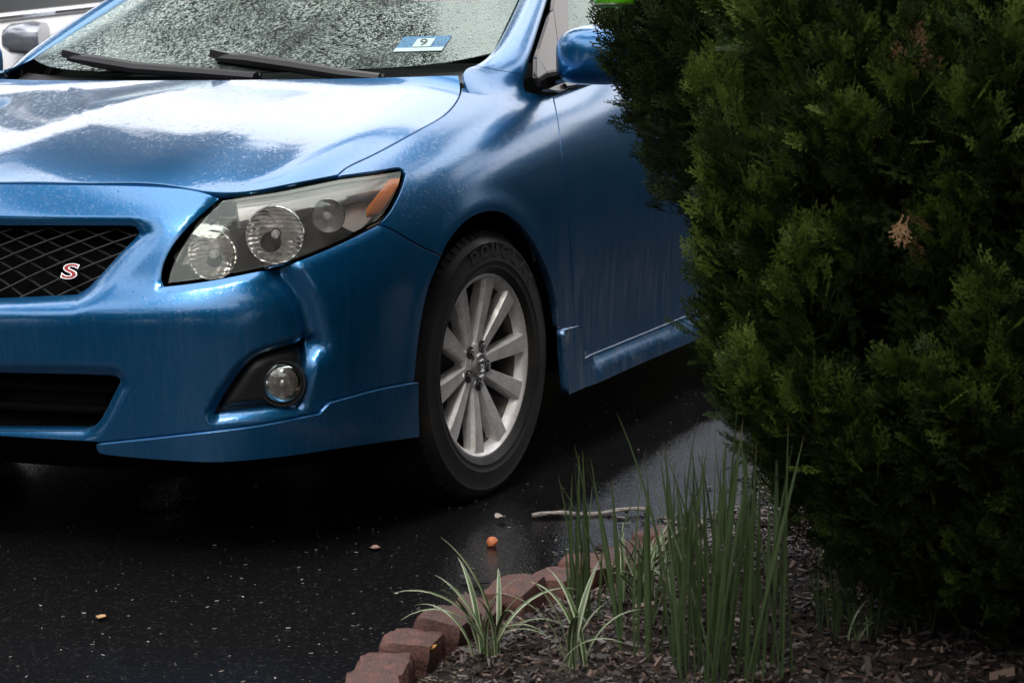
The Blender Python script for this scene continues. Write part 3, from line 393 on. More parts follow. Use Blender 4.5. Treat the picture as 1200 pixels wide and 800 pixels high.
def panel(name,S,outer,mat,parent,holes=(),off=0.0,gap=.0029,flange=.014,step=.014,both=False,lip=True,offfn=None):
    """a trimmed, thickened piece of a body surface: constrained triangulation in parameter space, lifted to 3-D"""
    loops=[dedupe(np.array(outer))]+[dedupe(np.array(h)) for h in holes]
    bv=[];edges=[];cen=[]
    for lp in loops:
        b=len(bv); n=len(lp)
        for i in range(n): bv.append(lp[i]); edges.append((b+i,b+(i+1)%n))
    bv=np.array(bv); nb=len(bv)
    lo,hi=loops[0].min(0),loops[0].max(0)
    gu=np.arange(lo[0],hi[0],step/SCL[0]); gv=np.arange(lo[1],hi[1],step/SCL[1])
    G=np.stack(np.meshgrid(gu,gv,indexing='ij'),-1).reshape(-1,2); G[:,0]+=.37*step/SCL[0]; G[:,1]+=.41*step/SCL[1]
    ok=in_poly(G,loops[0])
    for h in loops[1:]: ok&=~in_poly(G,h)
    G=G[ok]
    ringp=[]
    for li,lp in enumerate(loops):
        a2=lp*SCL; t=np.roll(a2,-1,0)-np.roll(a2,1,0); t/=np.maximum(1e-9,np.linalg.norm(t,axis=1,keepdims=True))
        ar=np.sum(a2[:,0]*np.roll(a2[:,1],-1)-np.roll(a2[:,0],-1)*a2[:,1]); s=(1 if ar>0 else -1)*(1 if li==0 else -1)
        nn=np.stack([-t[:,1],t[:,0]],1)*s
        for d in (.45,1.0,1.65): ringp.append((a2+nn*d*step,d*step))
    R_=[]
    for pts,d in ringp:
        dm=np.min([polydist(pts,lp*SCL,True) for lp in loops],axis=0); q=pts/SCL
        k=in_poly(q,loops[0])&(dm>d*.9)
        for h in loops[1:]: k&=~in_poly(q,h)
        R_.append(q[k])
    for lp in loops: G=G[polydist(G*SCL,lp*SCL,True)>step*2.1]
    G=np.vstack([G]+R_)
    P=np.vstack([bv,G])
    r=delaunay_2d_cdt([Vector(p*SCL) for p in P],edges,[],0,1e-6)
    V=np.array([list(p) for p in r[0]])/SCL; T=[tuple(f) for f in r[2]]
    c=np.array([V[list(t)].mean(0) for t in T]); ok=in_poly(c,loops[0])
    for h in loops[1:]: ok&=~in_poly(c,h)
    T=[t for t,k in zip(T,ok) if k]
    # orientation
    T=[t if np.cross(V[t[1]]-V[t[0]],V[t[2]]-V[t[0]])*S.sgn>0 else (t[0],t[2],t[1]) for t in T]
    from_idx={}
    for new,orig in enumerate(r[3]):
        for q in orig: from_idx[q]=new
    fn=lambda u,v:S.full(u,v,off if offfn is None else offfn(u,v))
    X=fn(V[:,0],V[:,1]); Nn=S.nrm(V[:,0],V[:,1],fn,h=6e-3)
    verts=list(X);nors=list(Nn);faces=list(T)
    b=0
    for li,lp in enumerate(loops):
        n=len(lp); idx=[from_idx[b+i] for i in range(n)]; b+=n
        area=np.sum(lp[:,0]*np.roll(lp[:,1],-1)-np.roll(lp[:,0],-1)*lp[:,1])
        sgn=(1 if area>0 else -1)*(1 if li==0 else -1)*S.sgn
        Xi=X[idx].copy(); Ni=Nn[idx]
        cenm=lp[:,0]<1e-4 if both else np.zeros(n,bool)
        t=np.roll(Xi,-1,0)-np.roll(Xi,1,0); inw=np.cross(Ni,t)*sgn; inw/=np.maximum(1e-9,np.linalg.norm(inw,axis=1,keepdims=True))
        inw[cenm]=0
        for k,i in enumerate(idx): verts[i]=Xi[k]+inw[k]*gap
        if flange:
            rings=[(0,0,0.0),(-.0012,.0010,.75),(-flange,.0012,1.0)] if lip else [(0,0,1.0),(-flange,0,1.0)]
            ring_idx=[]
            for d,o,bl in rings:
                s0=len(verts)
                for k in range(n):
                    verts.append(Xi[k]+inw[k]*(gap-o)+Ni[k]*d); q=Ni[k]*(1-bl)-inw[k]*bl; nors.append(q/np.linalg.norm(q) if np.linalg.norm(q)>0 else Ni[k])
                ring_idx.append(s0)
            for a,c2 in zip(ring_idx[:-1],ring_idx[1:]):
                for k in range(n):
                    k2=(k+1)%n
                    if cenm[k] and cenm[k2]: continue
                    q=(a+k,c2+k,c2+k2,a+k2)
                    faces.append(q if sgn>0 else q[::-1])
    verts=np.array(verts);nors=np.array(nors)
    if both:
        m=len(verts); v2=verts.copy(); v2[:,1]*=-1; n2=nors.copy(); n2[:,1]*=-1
        # weld the centre line normals
        cz=np.abs(verts[:,1])<2e-4; nors[cz,1]=0;n2[cz,1]=0
        faces=faces+[tuple(m+i for i in f[::-1]) for f in faces]; verts=np.vstack([verts,v2]); nors=np.vstack([nors,n2])
    return mesh(name,verts,faces,mat,parent,True,normals=nors)
def patch(name,S,mat,parent,nu=24,nv=16,off=0.0,thick=0.0,ur=None,vr=None):
    """a whole (or rectangular part of a) surface as a quad grid"""
    u=np.linspace(*(ur or (0,S.nu-3)),nu); v=np.linspace(*(vr or (0,S.nv-3)),nv)
    U,Vv=[a.ravel() for a in np.meshgrid(u,v,indexing='ij')]
    fn=lambda a,b:S.full(a,b,off); X=fn(U,Vv); Nn=S.nrm(U,Vv,fn)
    F=[]
    for i in range(nu-1):
        for j in range(nv-1):
            q=(i*nv+j,(i+1)*nv+j,(i+1)*nv+j+1,i*nv+j+1); F.append(q if S.sgn>0 else q[::-1])
    verts=list(X);nors=list(Nn)
    if thick:
        ring=[i*nv for i in range(nu)]+[(nu-1)*nv+j for j in range(1,nv)]+[i*nv+nv-1 for i in range(nu-2,-1,-1)]+[j for j in range(nv-2,0,-1)]
        m=len(ring); s0=len(verts)
        for d in (0,-thick):
            for k,i in enumerate(ring):
                a,b=X[ring[k-1]],X[ring[(k+1)%m]]; o=np.cross(b-a,Nn[i]); o/=max(1e-9,np.linalg.norm(o))
                verts.append(X[i]+Nn[i]*d); nors.append(o*S.sgn)
        for k in range(m):
            q=(s0+k,s0+m+k,s0+m+(k+1)%m,s0+(k+1)%m); F.append(q if S.sgn>0 else q[::-1])
    return mesh(name,verts,F,mat,parent,True,normals=nors)

# ================================================================== THE BLUE CAR (car frame = world frame: +x forward, +y its left, front axle at x=0)
W=Surf(D['W']); H=Surf(D['H'])
K={k[2:]:np.array(v) for k,v in D.items() if k.startswith('c_')}
def fwd(a): return np.array(a)
def rev(a): return np.array(a)[::-1]
def cat(*a): return np.vstack([np.array(x,float).reshape(-1,2) for x in a])
def onW(uv): uv=np.array(uv,float).reshape(-1,2); return W.ev(uv[:,0],uv[:,1])
def solve(S,fn,tgt,guess):
    uv=np.array(guess,float)
    for _ in range(40):
        q=fn(S.ev([uv[0],uv[0]+1e-4,uv[0]],[uv[1],uv[1],uv[1]+1e-4])); r=np.array(tgt)-q[0]
        if np.abs(r).max()<1e-7: break
        st=np.linalg.lstsq(np.stack([(q[1]-q[0])/1e-4,(q[2]-q[0])/1e-4],1),r,rcond=None)[0]
        st*=min(1,.4/max(1e-9,np.abs(st).max())); uv=np.clip(uv+st,0,[S.nu-3,S.nv-3])
    return uv
_xg=np.linspace(5,16.5,80); _xs=W.ev(_xg,np.full(80,3.0))[:,0]
def xz(x,z):   # parameter on the flank for a given x, z
    u0=np.interp(-x,-_xs,_xg); vs=np.linspace(0,7,60); zs=W.ev(np.full(60,u0),vs)[:,2]; return solve(W,lambda q:q[:,[0,2]],(x,z),(u0,np.interp(z,zs,vs)))
def xzs(pts,k=6):
    P=np.array(pts,float); out=[]
    for a,b in zip(P[:-1],P[1:]):
        for t in np.arange(k)/k: out.append(xz(*(a+(b-a)*t)))
    out.append(xz(*P[-1])); return np.array(out)

# --- displacement of the body skin: rolled edges round the openings, crease, the dented fold below the headlamp
G3=onW(K['grille']);I3=onW(K['intake']);F3=onW(K['fog']);A3=np.vstack([onW(K['archf'])[::-1],onW(K['arch'])])
HL=onW(cat(K['headlow'],K['headin']))
FOLD=onW([solve(W,lambda q:q[:,[1,2]],p,g) for p,g in (((.668,.602),(3.1,4.9)),((.688,.575),(3.4,4.4)),((.705,.535),(3.55,3.6)),((.712,.49),(3.6,2.9)),((.716,.455),(3.6,2.4)))])
SWG=onW([solve(W,lambda q:q[:,[1,2]],p,g) for p,g in (((.62,.575),(2.7,4.4)),((.64,.54),(2.9,3.6)),((.60,.48),(2.4,2.9)),((.62,.42),(2.5,2.0)))])
def wdisp(X,u,v):
    d=np.zeros(len(X)); m=X[:,0]>.15
    if m.any():
        q=X[m]; dd=np.zeros(len(q))
        g=polydist(q,G3); t=np.clip((q[:,2]-.682)/.035,0,1); t=t*t*(3-2*t); dd-=(1-t)*.024*np.clip(1-g/.060,0,1)**1.9+t*.007*np.clip(1-g/.020,0,1)**2
        g=polydist(q,I3); dd-=.014*np.clip(1-g/.034,0,1)**1.9
        g=polydist(q,F3,True); dd-=.018*np.clip(1-g/.024,0,1)**1.8
        g=polydist(q,FOLD); dd-=.030*np.exp(-(g/.027)**2)
        g=polydist(q,SWG); dd+=.004*np.exp(-(g/.05)**2)
        g=polydist(q,HL); dd-=.006*np.clip(1-g/.02,0,1)**1.5
        d[m]+=dd
    m=(X[:,0]<.6)&(X[:,0]>-.6)&(X[:,2]<.9)
    if m.any():
        g=polydist(X[m],A3); d[m]+=.004*np.exp(-(np.clip(g-.012,0,1)/.03)**2)
    return d
W.disp=wdisp

car=tag(empty('car'),'wet blue sedan with silver alloy wheel parked on the dark driveway','car')
# --- front bumper (both halves welded into one skin)
c0=lambda v:[(0,v)]
gr=K['grille']; it=K['intake']
_hi=K['headin'][::-1].copy(); _tt=np.sin(np.pi*np.linspace(0,1,len(_hi)))**.6; _hi=_hi-np.stack([.085*_tt,.06*_tt],1)
outer=cat(K['hoodfront'],_hi,K['headlow'][::-1],K['bseam'],K['archf'],K['liptop'],K['bumpbot'][1:],K['intake'],K['grille'])
front_bumper=panel('front_bumper',W,outer,PAINT,car,holes=[K['fog']],both=True,step=.0075,flange=.02,gap=.003)
lipo=cat(K['liptop'][::-1],K['lipend'][::-1],K['liptip'][::-1])
def lipoff(u,v): return .012+0*u
front_lip=panel('front_lip',W,lipo,PAINT,car,off=.010,flange=.03,step=.012,gap=.001); mirror_copy(front_lip)
# dark lower valance behind the lip, inner shell, wheel well
val=MB()
for s in (1,): pass
pts_u=np.linspace(0,6.0,40); rows=[(.55,-.02),(.05,-.05),(.0,-.30)]
V=[];F=[]
for j,(vv,of) in enumerate(rows):
    X=W.full(pts_u,np.full(40,vv),of); V+=list(X)
for j in range(2):
    for i in range(39): F.append((j*40+i,j*40+i+1,(j+1)*40+i+1,(j+1)*40+i))
V=np.array(V); m=len(V); V2=V.copy(); V2[:,1]*=-1
mesh('lower_valance',np.vstack([V,V2]),F+[tuple(m+i for i in f[::-1]) for f in F],DARK,car)
shell=panel('inner_shell',W,cat([(0,.3)],K['bumpbot'][::-1][1:],[(5.0,.3)],[(5.3,3.5)],[(5.6,4.9)],[(4.9,5.4)],K['headtop'][::-1][2:-2]-[0,.1],[(0,6.6)]),DARK,car,off=-.055,both=True,gap=0,flange=0,step=.04)
# --- grille: diamond mesh behind the opening, badge
W0=Surf(D['W'])
def gW(y,z,off):   # point on the front skin at lateral y, height z
    uv=solve(W0,lambda q:q[:,[1,2]],(abs(y),z),(max(.05,abs(y)/.25),(z-.17)*12)); X=W0.full([uv[0]],[uv[1]],off)[0]; return Vector((X[0],X[1]*(1 if y>=0 else -1),X[2]))
_G=onW(K['grille']); gy,gz=_G[:,1],_G[:,2]; gpoly=np.stack([np.r_[gy,0],np.r_[gz,gz[-1]]],1)
gm=MB(); PX,PZ=.075,.030
fam=[]
_gcache={}
def gWc(y,z,off):
    k=(round(abs(y),3),round(z,3),off)
    if k not in _gcache: _gcache[k]=gW(abs(y),z,off)
    p=_gcache[k].copy(); p.y*= (1 if y>=0 else -1); return p
for sgn in (1,-1):
    for k in range(-16,17):
        seg=[]
        for t in np.linspace(.545,.715,24):
            y=k*PX+sgn*(t-.63)*PX/PZ
            ok=in_poly(np.array([[abs(y),t]]),gpoly)[0] or polydist(np.array([[abs(y),t]]),gpoly,True)[0]<.008
            if ok: seg.append((y,t))
        # the strand, clipped to the opening
        if len(seg)>=2:
            pts=[gWc(y,z,-.034+.0015*sgn) for y,z in seg[::3]+([seg[-1]] if (len(seg)-1)%3 else [])]
            gm.tube(pts,.0021,5)
GRILLEM=Mat('grille_mesh').set(Base_Color=(.008,.0078,.0075),Roughness=.55).m
gm.build('grille_mesh',GRILLEM,car)
def text_obj(name,txt,size,M,mat,parent,extrude=.001,shear=0.0,bevel=0.0,offset=0.0,xs=1.0):
    cu=bpy.data.curves.new(name,'FONT'); cu.body=txt; cu.size=size; cu.extrude=extrude; cu.shear=shear; cu.align_x='CENTER'; cu.align_y='CENTER'; cu.bevel_depth=bevel; cu.offset=offset; cu.resolution_u=5
    t=bpy.data.objects.new(name+'_src',cu); COL.objects.link(t); dg=bpy.context.evaluated_depsgraph_get(); dg.update()
    me=bpy.data.meshes.new_from_object(t.evaluated_get(dg)); bpy.data.objects.remove(t); bpy.data.curves.remove(cu)
    me.name=name; me.materials.clear(); me.materials.append(mat)
    me.transform(Matrix.Diagonal((xs,1,1,1))); me.transform(M)
    return link(bpy.data.objects.new(name,me),parent)
def frame(o,xa,ya):
    x=Vector(xa).normalized(); z=x.cross(Vector(ya)).normalized(); y=z.cross(x)
    return Matrix(((x.x,y.x,z.x,o[0]),(x.y,y.y,z.y,o[1]),(x.z,y.z,z.z,o[2]),(0,0,0,1)))
bp=gW(.253,.610,-.020); bM=frame(bp,gW(.29,.610,-.02)-gW(.21,.610,-.02),gW(.253,.64,-.02)-gW(.253,.58,-.02))
badge=text_obj('badge','S',.042,bM,CHROME,car,.0035,.12,.0004,.0013,1.85)
text_obj('badge_face','S',.042,bM@Matrix.Translation((0,0,.0036)),RED,badge,.0012,.12,0,.0003,1.85)
# lower intake: a few dark slats and a ledge of wet leaf litter
sl=MB()
for z in (.315,.36):
    P=[gW(y,z,-.050) for y in np.linspace(-.40,.40,17)]; sl.tube(P,.005,6,flat=1.6)
sl.build('intake_slat',DARK,car)
# --- fog lamp
fb=panel('fog_bezel',W,K['fog'],BLACK,car,off=-.020,gap=-.004,flange=0,step=.012); mirror_copy(fb)
fc=onW(K['foglamp']).mean(0); fn=Vector((.86,.38,.02)).normalized()
fM=frame(Vector(fc)-fn*.020,Vector((0,0,1)).cross(fn),(0,0,1))
ring=MB(); ring.lathe([(.041,.002),(.044,.010),(.047,.010),(.049,.004),(.049,-.03)],40,fM); ringo=ring.build('fog_lamp',BLACK,car)
lm=MB(); lm.lathe([(.0005,.026),(.012,.0255),(.024,.0225),(.034,.017),(.041,.009),(.042,.002)],40,fM)
FOGGLASS=glass_mat('fog_lens',(.9,.86,.82),.42,.0,.2,.05,(.66,.58,.53)); lens=lm.build('fog_lens',FOGGLASS,ringo)
rf=MB(); rf.lathe([(.0005,-.030),(.010,-.028),(.025,-.016),(.036,-.002),(.041,.006)],40,fM); rf.lathe([(.0005,.004),(.006,.002),(.009,-.006),(.009,-.026)],20,fM,1)
rf.build('fog_reflector',[REFL,CHROME],ringo)
for o in (lens,): pass
fl2=mirror_copy(ringo,car); mirror_copy(lens,fl2)
# --- headlamps
hl_poly=cat(K['headtop'],K['headtop2'],K['headout'],K['headlow'],K['headin'])
hous=panel('headlight',W0,hl_poly,LAMPGREY,car,off=-.062,gap=.004,flange=0,step=.016)
# side wall of the housing
rimv=MB(); lp=dedupe(hl_poly)
A=W0.full(lp[:,0],lp[:,1],-.006);B=W0.full(lp[:,0],lp[:,1],-.064); n=len(lp)
rimv.add(np.vstack([A,B]),[(i,n+i,n+(i+1)%n,(i+1)%n) for i in range(n)]); rimv.build('lamp_surround',GLOSSBLACK,hous)
ln=panel('lamp_lens',W0,hl_poly,LENS,hous,off=-.003,gap=.0085,flange=.010,step=.012)
BULB=simple('bulb_shield',(.55,.53,.52),.3,.2)
def bowl(name,px3,axis,r,depth,mat,bulb=True):
    a=Vector(axis).normalized(); M=frame(Vector(px3)-a*depth*.45,Vector((0,0,1)).cross(a),(0,0,1)); m=MB()
    prof=[(.006,-depth*.15)]+[(r*t,depth*(t*t)) for t in (.2,.35,.5,.65,.8,.92,1.0)]+[(r*1.06,depth*1.01),(r*1.08,depth*.93),(r*1.09,depth*.4)]
    m.lathe(prof,48,M,0)
    if bulb:
        m.lathe([(.0005,depth*.80),(.006,depth*.78),(.0085,depth*.68),(.0085,depth*.05)],20,M,1)
    return m.build(name,[mat,BULB],hous)
REFL2=refl_mat('lamp_reflector_wide',(.78,.75,.72),.14)
bowl('reflector',(.752,.524,.640),(.93,.32,.06),.047,.042,REFL2)
bowl('reflector',(.672,.622,.676),(.90,.42,.06),.055,.050,REFL)
bowl('projector',(.560,.684,.706),(.80,.58,.05),.033,.030,CHROME)
amb=panel('indicator',W0,[(6.02,6.27),(5.62,6.0),(5.18,5.70),(4.97,5.76),(5.06,6.0),(5.38,6.18),(5.78,6.36)],AMBER,hous,off=-.009,gap=.001,flange=.02,step=.01)
trim=panel('lamp_trim',W0,cat(K['headtop'][3:],K['headtop2'][:-4],(K['headtop2'][:-4]-[0,.28])[::-1],(K['headtop'][3:]-[0,.34])[::-1]),simple('lamp_trim',(.42,.40,.39),.3,.5),hous,off=-.022,gap=.002,flange=.03,step=.012)
h2=mirror_copy(hous,car)
for ch in list(hous.children):
    mirror_copy(ch,h2)
# --- hood
H.disp=None
hood=patch('hood',H,PAINT_TOP,car,70,60,0.0,.016)
hm=hood.data
v2=np.empty(len(hm.vertices)*3,np.float32); hm.vertices.foreach_get('co',v2); v2=v2.reshape(-1,3)
# both halves in one skin
U_,V_=np.meshgrid(np.linspace(0,H.nu-3,64),np.linspace(0,H.nv-3,70),indexing='ij'); fnH=lambda a,b:H.full(a,b,0.0)
bpy.data.objects.remove(hood)
u=U_.ravel();v=V_.ravel();X=fnH(u,v);Nn=H.nrm(u,v,fnH)
# pull the rim in a little to leave the shut lines
rim=(U_.ravel()>H.nu-3-1e-6); X[rim]-= np.array([0,.0042,0]); fr=(v<1e-6); X[fr]+=np.array([-.0060,0,.0050]); X[rim]+=np.array([-.001,0,0])
cz=u<1e-6; Nn[cz,1]=0; Nn/=np.linalg.norm(Nn,axis=1,keepdims=True)
nuu,nvv=64,70
F=[(i*nvv+j,(i+1)*nvv+j,(i+1)*nvv+j+1,i*nvv+j+1) for i in range(nuu-1) for j in range(nvv-1)]
edge=[i*nvv for i in range(nuu)]+[(nuu-1)*nvv+j for j in range(1,nvv)]+[i*nvv+nvv-1 for i in range(nuu-2,-1,-1)]
verts=list(X);nors=list(Nn)
rings=[]
for d,k in ((0,0.0),(-.0025,.7),(-.016,1.0)):
    rings.append(len(verts))
    for q,i in enumerate(edge):
        a,b=X[edge[max(q-1,0)]],X[edge[min(q+1,len(edge)-1)]]; o=np.cross(b-a,Nn[i]); o/=np.linalg.norm(o)
        verts.append(X[i]+Nn[i]*d+o*(.0008 if d==-.0025 else 0)); nn=Nn[i]*(1-k)+o*k; nors.append(nn/np.linalg.norm(nn))
for a,b in zip(rings[:-1],rings[1:]):
    for q in range(len(edge)-1): F.append((a+q,b+q,b+q+1,a+q+1))
verts=np.array(verts);nors=np.array(nors);m=len(verts);vm=verts.copy();vm[:,1]*=-1;nm=nors.copy();nm[:,1]*=-1
hood=mesh('hood',np.vstack([verts,vm]),F+[tuple(m+i for i in f[::-1]) for f in F],PAINT_TOP,car,True,normals=np.vstack([nors,nm]))
us=patch('hood_liner',H,DARK,car,20,20,-.03); mirror_copy(us)
# --- fender, doors, quarter, sills (left side, then mirrored)
fend=cat(K['shut'],K['fsail'],K['doorseam'][1:],K['arch'][::-1],K['bseam'][::-1],K['headout'][::-1],K['headtop2'][::-1])
fender=panel('fender',W,fend[::-1],PAINT,car,step=.012,flange=.02); mirror_copy(fender)
dfr=K['doorseam']; sk=K['sktop']
botl=np.array([q for q in sk if True])
ki=min(range(len(sk)),key=lambda i:np.linalg.norm(onW(sk[i])[0]-onW(dfr[-1])[0]))
belt=K['belt']
d_top=cat(belt,xzs([(-1.242,.989),(-1.55,1.002)],4)[1:])
rear1=xzs([(-1.55,1.002),(-1.60,.80),(-1.62,.55),(-1.60,.27)],5)
d_bot=cat(sk[ki+1:],)
front_door_poly=cat(d_top,rear1[1:-1],xzs([(-1.60,.250),(-1.75,.250)],2)[:1],[q for q in d_bot[::-1] if onW(q)[0,0]>-1.59],dfr[::-1][1:-1])
front_door=panel('door',W,front_door_poly,PAINT,car,step=.014,flange=.02)
mirror_copy(front_door)
W.disp=wdisp
rd=cat(xzs([(-1.56,1.003),(-2.25,1.022)],6),xzs([(-2.25,1.022),(-2.36,.80),(-2.25,.62),(-2.15,.45),(-2.10,.26)],4)[1:],xzs([(-2.10,.26),(-1.61,.252)],6)[1:],xzs([(-1.61,.252),(-1.625,.55),(-1.605,.80),(-1.56,1.003)],5)[1:-1])
rear_door=panel('rear_door',W,rd,PAINT,car,step=.03,flange=.02); mirror_copy(rear_door)
arc=[(-2.6+.375*cos(a),.315+.375*sin(a)) for a in np.linspace(radians(28),radians(180),14)]
qp=cat(xzs([(-2.255,1.022),(-2.9,1.03),(-3.3,1.035)],6),xzs([(-3.3,1.035),(-3.36,.7),(-3.2,.30)],5)[1:],xzs([(-3.2,.30),(-2.99,.26),(-2.975,.315)],3)[1:],[xz(*p) for p in arc[::-1][1:]],xzs([(-2.268,.5),(-2.255,.62),(-2.365,.80),(-2.255,1.022)],5)[:-1])
quarter=panel('rear_quarter',W,qp,PAINT,car,step=.03,flange=.02); mirror_copy(quarter)
rb=cat([(W.nu-3,.2)],[(17,.2),(16.2,.3),(15.75,.6)],[(15.85,2.5),(15.9,4.5)],[(16.3,4.6),(17,4.7)],[(W.nu-3,4.7)])
rbp=cat([(15.62,.4)],[(16.2,.25),(17,.2),(W.nu-3,.2)],[(W.nu-3,6.9)],[(17,6.9),(16.2,6.9),(15.9,6.9)],[(15.85,4.5),(15.75,2.5)])
rbo=panel('rear_bumper',W0,rbp,PAINT,car,step=.04,flange=.01); mirror_copy(rbo)
# side skirt, standing proud with a bright ledge
_sx=onW(sk)[:,0]; skl=sk[_sx<-.545]; skt=sk[_sx>-.475]
def skoff(u,v):
    uv=np.stack([np.atleast_1d(u),np.atleast_1d(v)],1); d=polydist(uv*SCL,np.vstack([skl,[[14.6,.38]]])*SCL)
    a=np.clip(d/.022,0,1); a=.004+.019*a*a*(3-2*a); t=np.clip((W0.ev(u,v)[:,0]+.62)/.12,0,1); t=t*t*(3-2*t)
    return a*(1-t)+.012*t
skp=cat(sk,xzs([(-1.81,.249),(-2.2,.25)],3)[1:],xzs([(-2.2,.25),(-2.2,.175),(-1.73,.172)],4)[1:],K['skbot'][:-1])
skirt=panel('side_skirt',W,skp,PAINT,car,offfn=skoff,flange=.022,step=.010,gap=.001); mirror_copy(skirt)
DUST=simple('sill_dark',(.01,.01,.01),.7)
# --- greenhouse: flank surface from belt to roof
def gh(x,z): return .800-.40*(z-.94)-.25*max(0,z-1.25)**1.0*.6
GS=Surf([[(x,gh(x,z)+(.012 if 0<i<9 else 0),z) for z in (.93,1.02,1.12,1.22,1.32,1.42)] for i,x in enumerate((-.1,-.4,-.7,-1.0,-1.3,-1.6,-1.9,-2.2,-2.5,-2.9))])
def gq(x,z): return solve(GS,lambda q:q[:,[0,2]],(x,z),(np.interp(-x,[.1,2.9],[0,7]),np.interp(z,[.93,1.42],[0,3])))
def gqs(pts,k=4):
    P=np.array(pts,float);out=[]
    for a,b in zip(P,np.roll(P,-1,0)):
        for t in np.arange(k)/k: out.append(gq(*(a+(b-a)*t)))
    return np.array(out)
FRAMEM=simple('window_frame',(.10,.085,.078),.22,.3)
sail=panel('sail_panel',GS,gqs([(-.405,.952),(-.505,.945),(-.47,1.00),(-.455,1.035),(-.40,.985)][::-1]),GLOSSBLACK,car,off=.004,flange=.012,step=.02,gap=.0005)
sail2=panel('quarter_light',GS,gqs([(-.505,.945),(-.56,.945),(-.64,1.06),(-.71,1.155),(-.66,1.135),(-.46,1.035)][::-1]),FRAMEM,car,off=.002,flange=.012,step=.02,gap=.0015)
fr1=panel('window_frame',GS,gqs([(-.565,.95),(-.60,.95),(-1.0,1.30),(-1.10,1.345),(-1.6,1.39),(-1.6,1.41),(-1.05,1.375),(-.72,1.16)][::-1]),FRAMEM,car,off=.001,flange=.012,step=.03,gap=.001)
win=panel('window',GS,gqs([(-.60,.955),(-1.55,1.0),(-1.58,1.385),(-1.10,1.34),(-1.0,1.295)][::-1]),SIDEGLASS,car,off=-.004,flange=.004,step=.04)
win2=panel('window',GS,gqs([(-1.66,1.0),(-2.3,1.02),(-2.55,1.12),(-2.2,1.35),(-1.66,1.385)][::-1]),SIDEGLASS,car,off=-.004,flange=.004,step=.05)
pil=panel('pillar',GS,gqs([(-1.56,.99),(-1.65,.99),(-1.65,1.40),(-1.59,1.40)][::-1]),GLOSSBLACK,car,off=-.002,flange=.01,step=.05)
cpil=panel('rear_pillar',GS,gqs([(-2.31,1.005),(-2.88,1.03),(-2.5,1.30),(-2.2,1.41),(-1.6,1.415),(-1.64,1.39),(-2.2,1.36),(-2.57,1.12)][::-1]),PAINT,car,off=0,flange=.01,step=.05)
bs=MB(); bs.tube([GS.full([gq(x,.955+.04*(-x-.55))[0]],[gq(x,.955+.04*(-x-.55))[1]],.006)[0] for x in np.linspace(-.56,-2.25,14)],.007,8); bso=bs.build('belt_strip',GLOSSBLACK,car)
for o in (sail,sail2,fr1,win,win2,pil,cpil,bso): mirror_copy(o)
# --- windscreen and A-pillars
WS=Surf([[(-.215,0,1.0),(-.47,0,1.135),(-.73,0,1.27),(-1.02,0,1.405)],
         [(-.222,.22,1.0),(-.475,.20,1.135),(-.735,.19,1.268),(-1.02,.18,1.403)],
         [(-.250,.44,1.005),(-.50,.41,1.135),(-.76,.385,1.262),(-1.03,.36,1.393)],
         [(-.315,.60,1.017),(-.55,.56,1.137),(-.79,.52,1.255),(-1.05,.49,1.375)],
         [(-.392,.680,1.043),(-.605,.648,1.137),(-.84,.607,1.245),(-1.08,.565,1.352)]])
ws=patch('windscreen',WS,WIND,car,24,20,0.0)
wsm=mirror_copy(ws); 
# join halves into one pane
def join(a,b):
    A,B=a.data,b.data; n=len(A.vertices)
    V=[v.co[:] for v in A.vertices]+[v.co[:] for v in B.vertices]; Fs=[tuple(p.vertices) for p in A.polygons]+[tuple(n+i for i in p.vertices) for p in B.polygons]
    o=mesh(a.name,V,Fs,list(A.materials),a.parent,True); nm=a.name; bpy.data.objects.remove(a); bpy.data.objects.remove(b); o.name=nm
    bm=bmesh.new(); bm.from_mesh(o.data); bmesh.ops.remove_doubles(bm,verts=bm.verts,dist=1e-4); bm.to_mesh(o.data); bm.free(); return o
ws=join(ws,wsm)
# black frit band round the glass foot
ft=patch('glass_border',WS,GLOSSBLACK,ws,40,5,-.003,vr=(0,.17)); ftm=mirror_copy(ft); join(ft,ftm)
ft=patch('glass_border',WS,simple('frit_edge',(.05,.04,.036),.4),ws,5,24,-.003,ur=(1.90,2.0)); mirror_copy(ft)
# pillar strip: fender top -> along the glass edge -> roof
st=[]
Wp=lambda px: onW(px)[0]
inner=[(-.1766,.678,.985),(-.265,.690,1.000),(-.392,.683,1.046),(-.605,.651,1.140),(-.84,.610,1.248),(-1.08,.568,1.355),(-1.30,.54,1.395)]
outer_=[(-.300,.775,.930),(-.360,.776,.950),(-.43,.765,1.022),(-.66,.718,1.143),(-.88,.672,1.245),(-1.10,.628,1.335),(-1.32,.60,1.375)]
fs=K['fsail']; fs=fs[:int(np.argmin(np.linalg.norm(onW(fs)-onW([9.8,6.77]),axis=1)))+1]
fi=np.linspace(0,len(fs)-1,6); fsu=np.stack([np.interp(fi,np.arange(len(fs)),fs[:,k]) for k in (0,1)],1); fsu[:,1]-=.03
r0=onW(fsu); tv=(onW(fsu)-onW(fsu-[0,.05])); tv/=np.linalg.norm(tv,axis=1,keepdims=True)
r1=r0+tv*.020; r1[0]=(-.160,.681,1.002); r1[1]=r1[1]*.5+np.array((-.205,.705,.985))*.5
r2=.5*r1+.5*np.linspace(np.array(inner[2]),np.array(outer_[2]),6); r2[0]=(-.262,.687,1.006); r2[1:5]+=np.array([.1,.45,.88])*.006
net=[list(r0-tv*.012),list(r1),list(r2)]
for a,b in list(zip(inner,outer_))[2:]:
    a=np.array(a);b=np.array(b); n=np.array([.1,.45,.88]); n/=np.linalg.norm(n)
    net.append([a-n*.010,a+n*.004,a*.68+b*.32+n*.018,a*.30+b*.70+n*.016,b+n*.006,b-n*.012])
PS=Surf(net); PS.sgn=-1.0
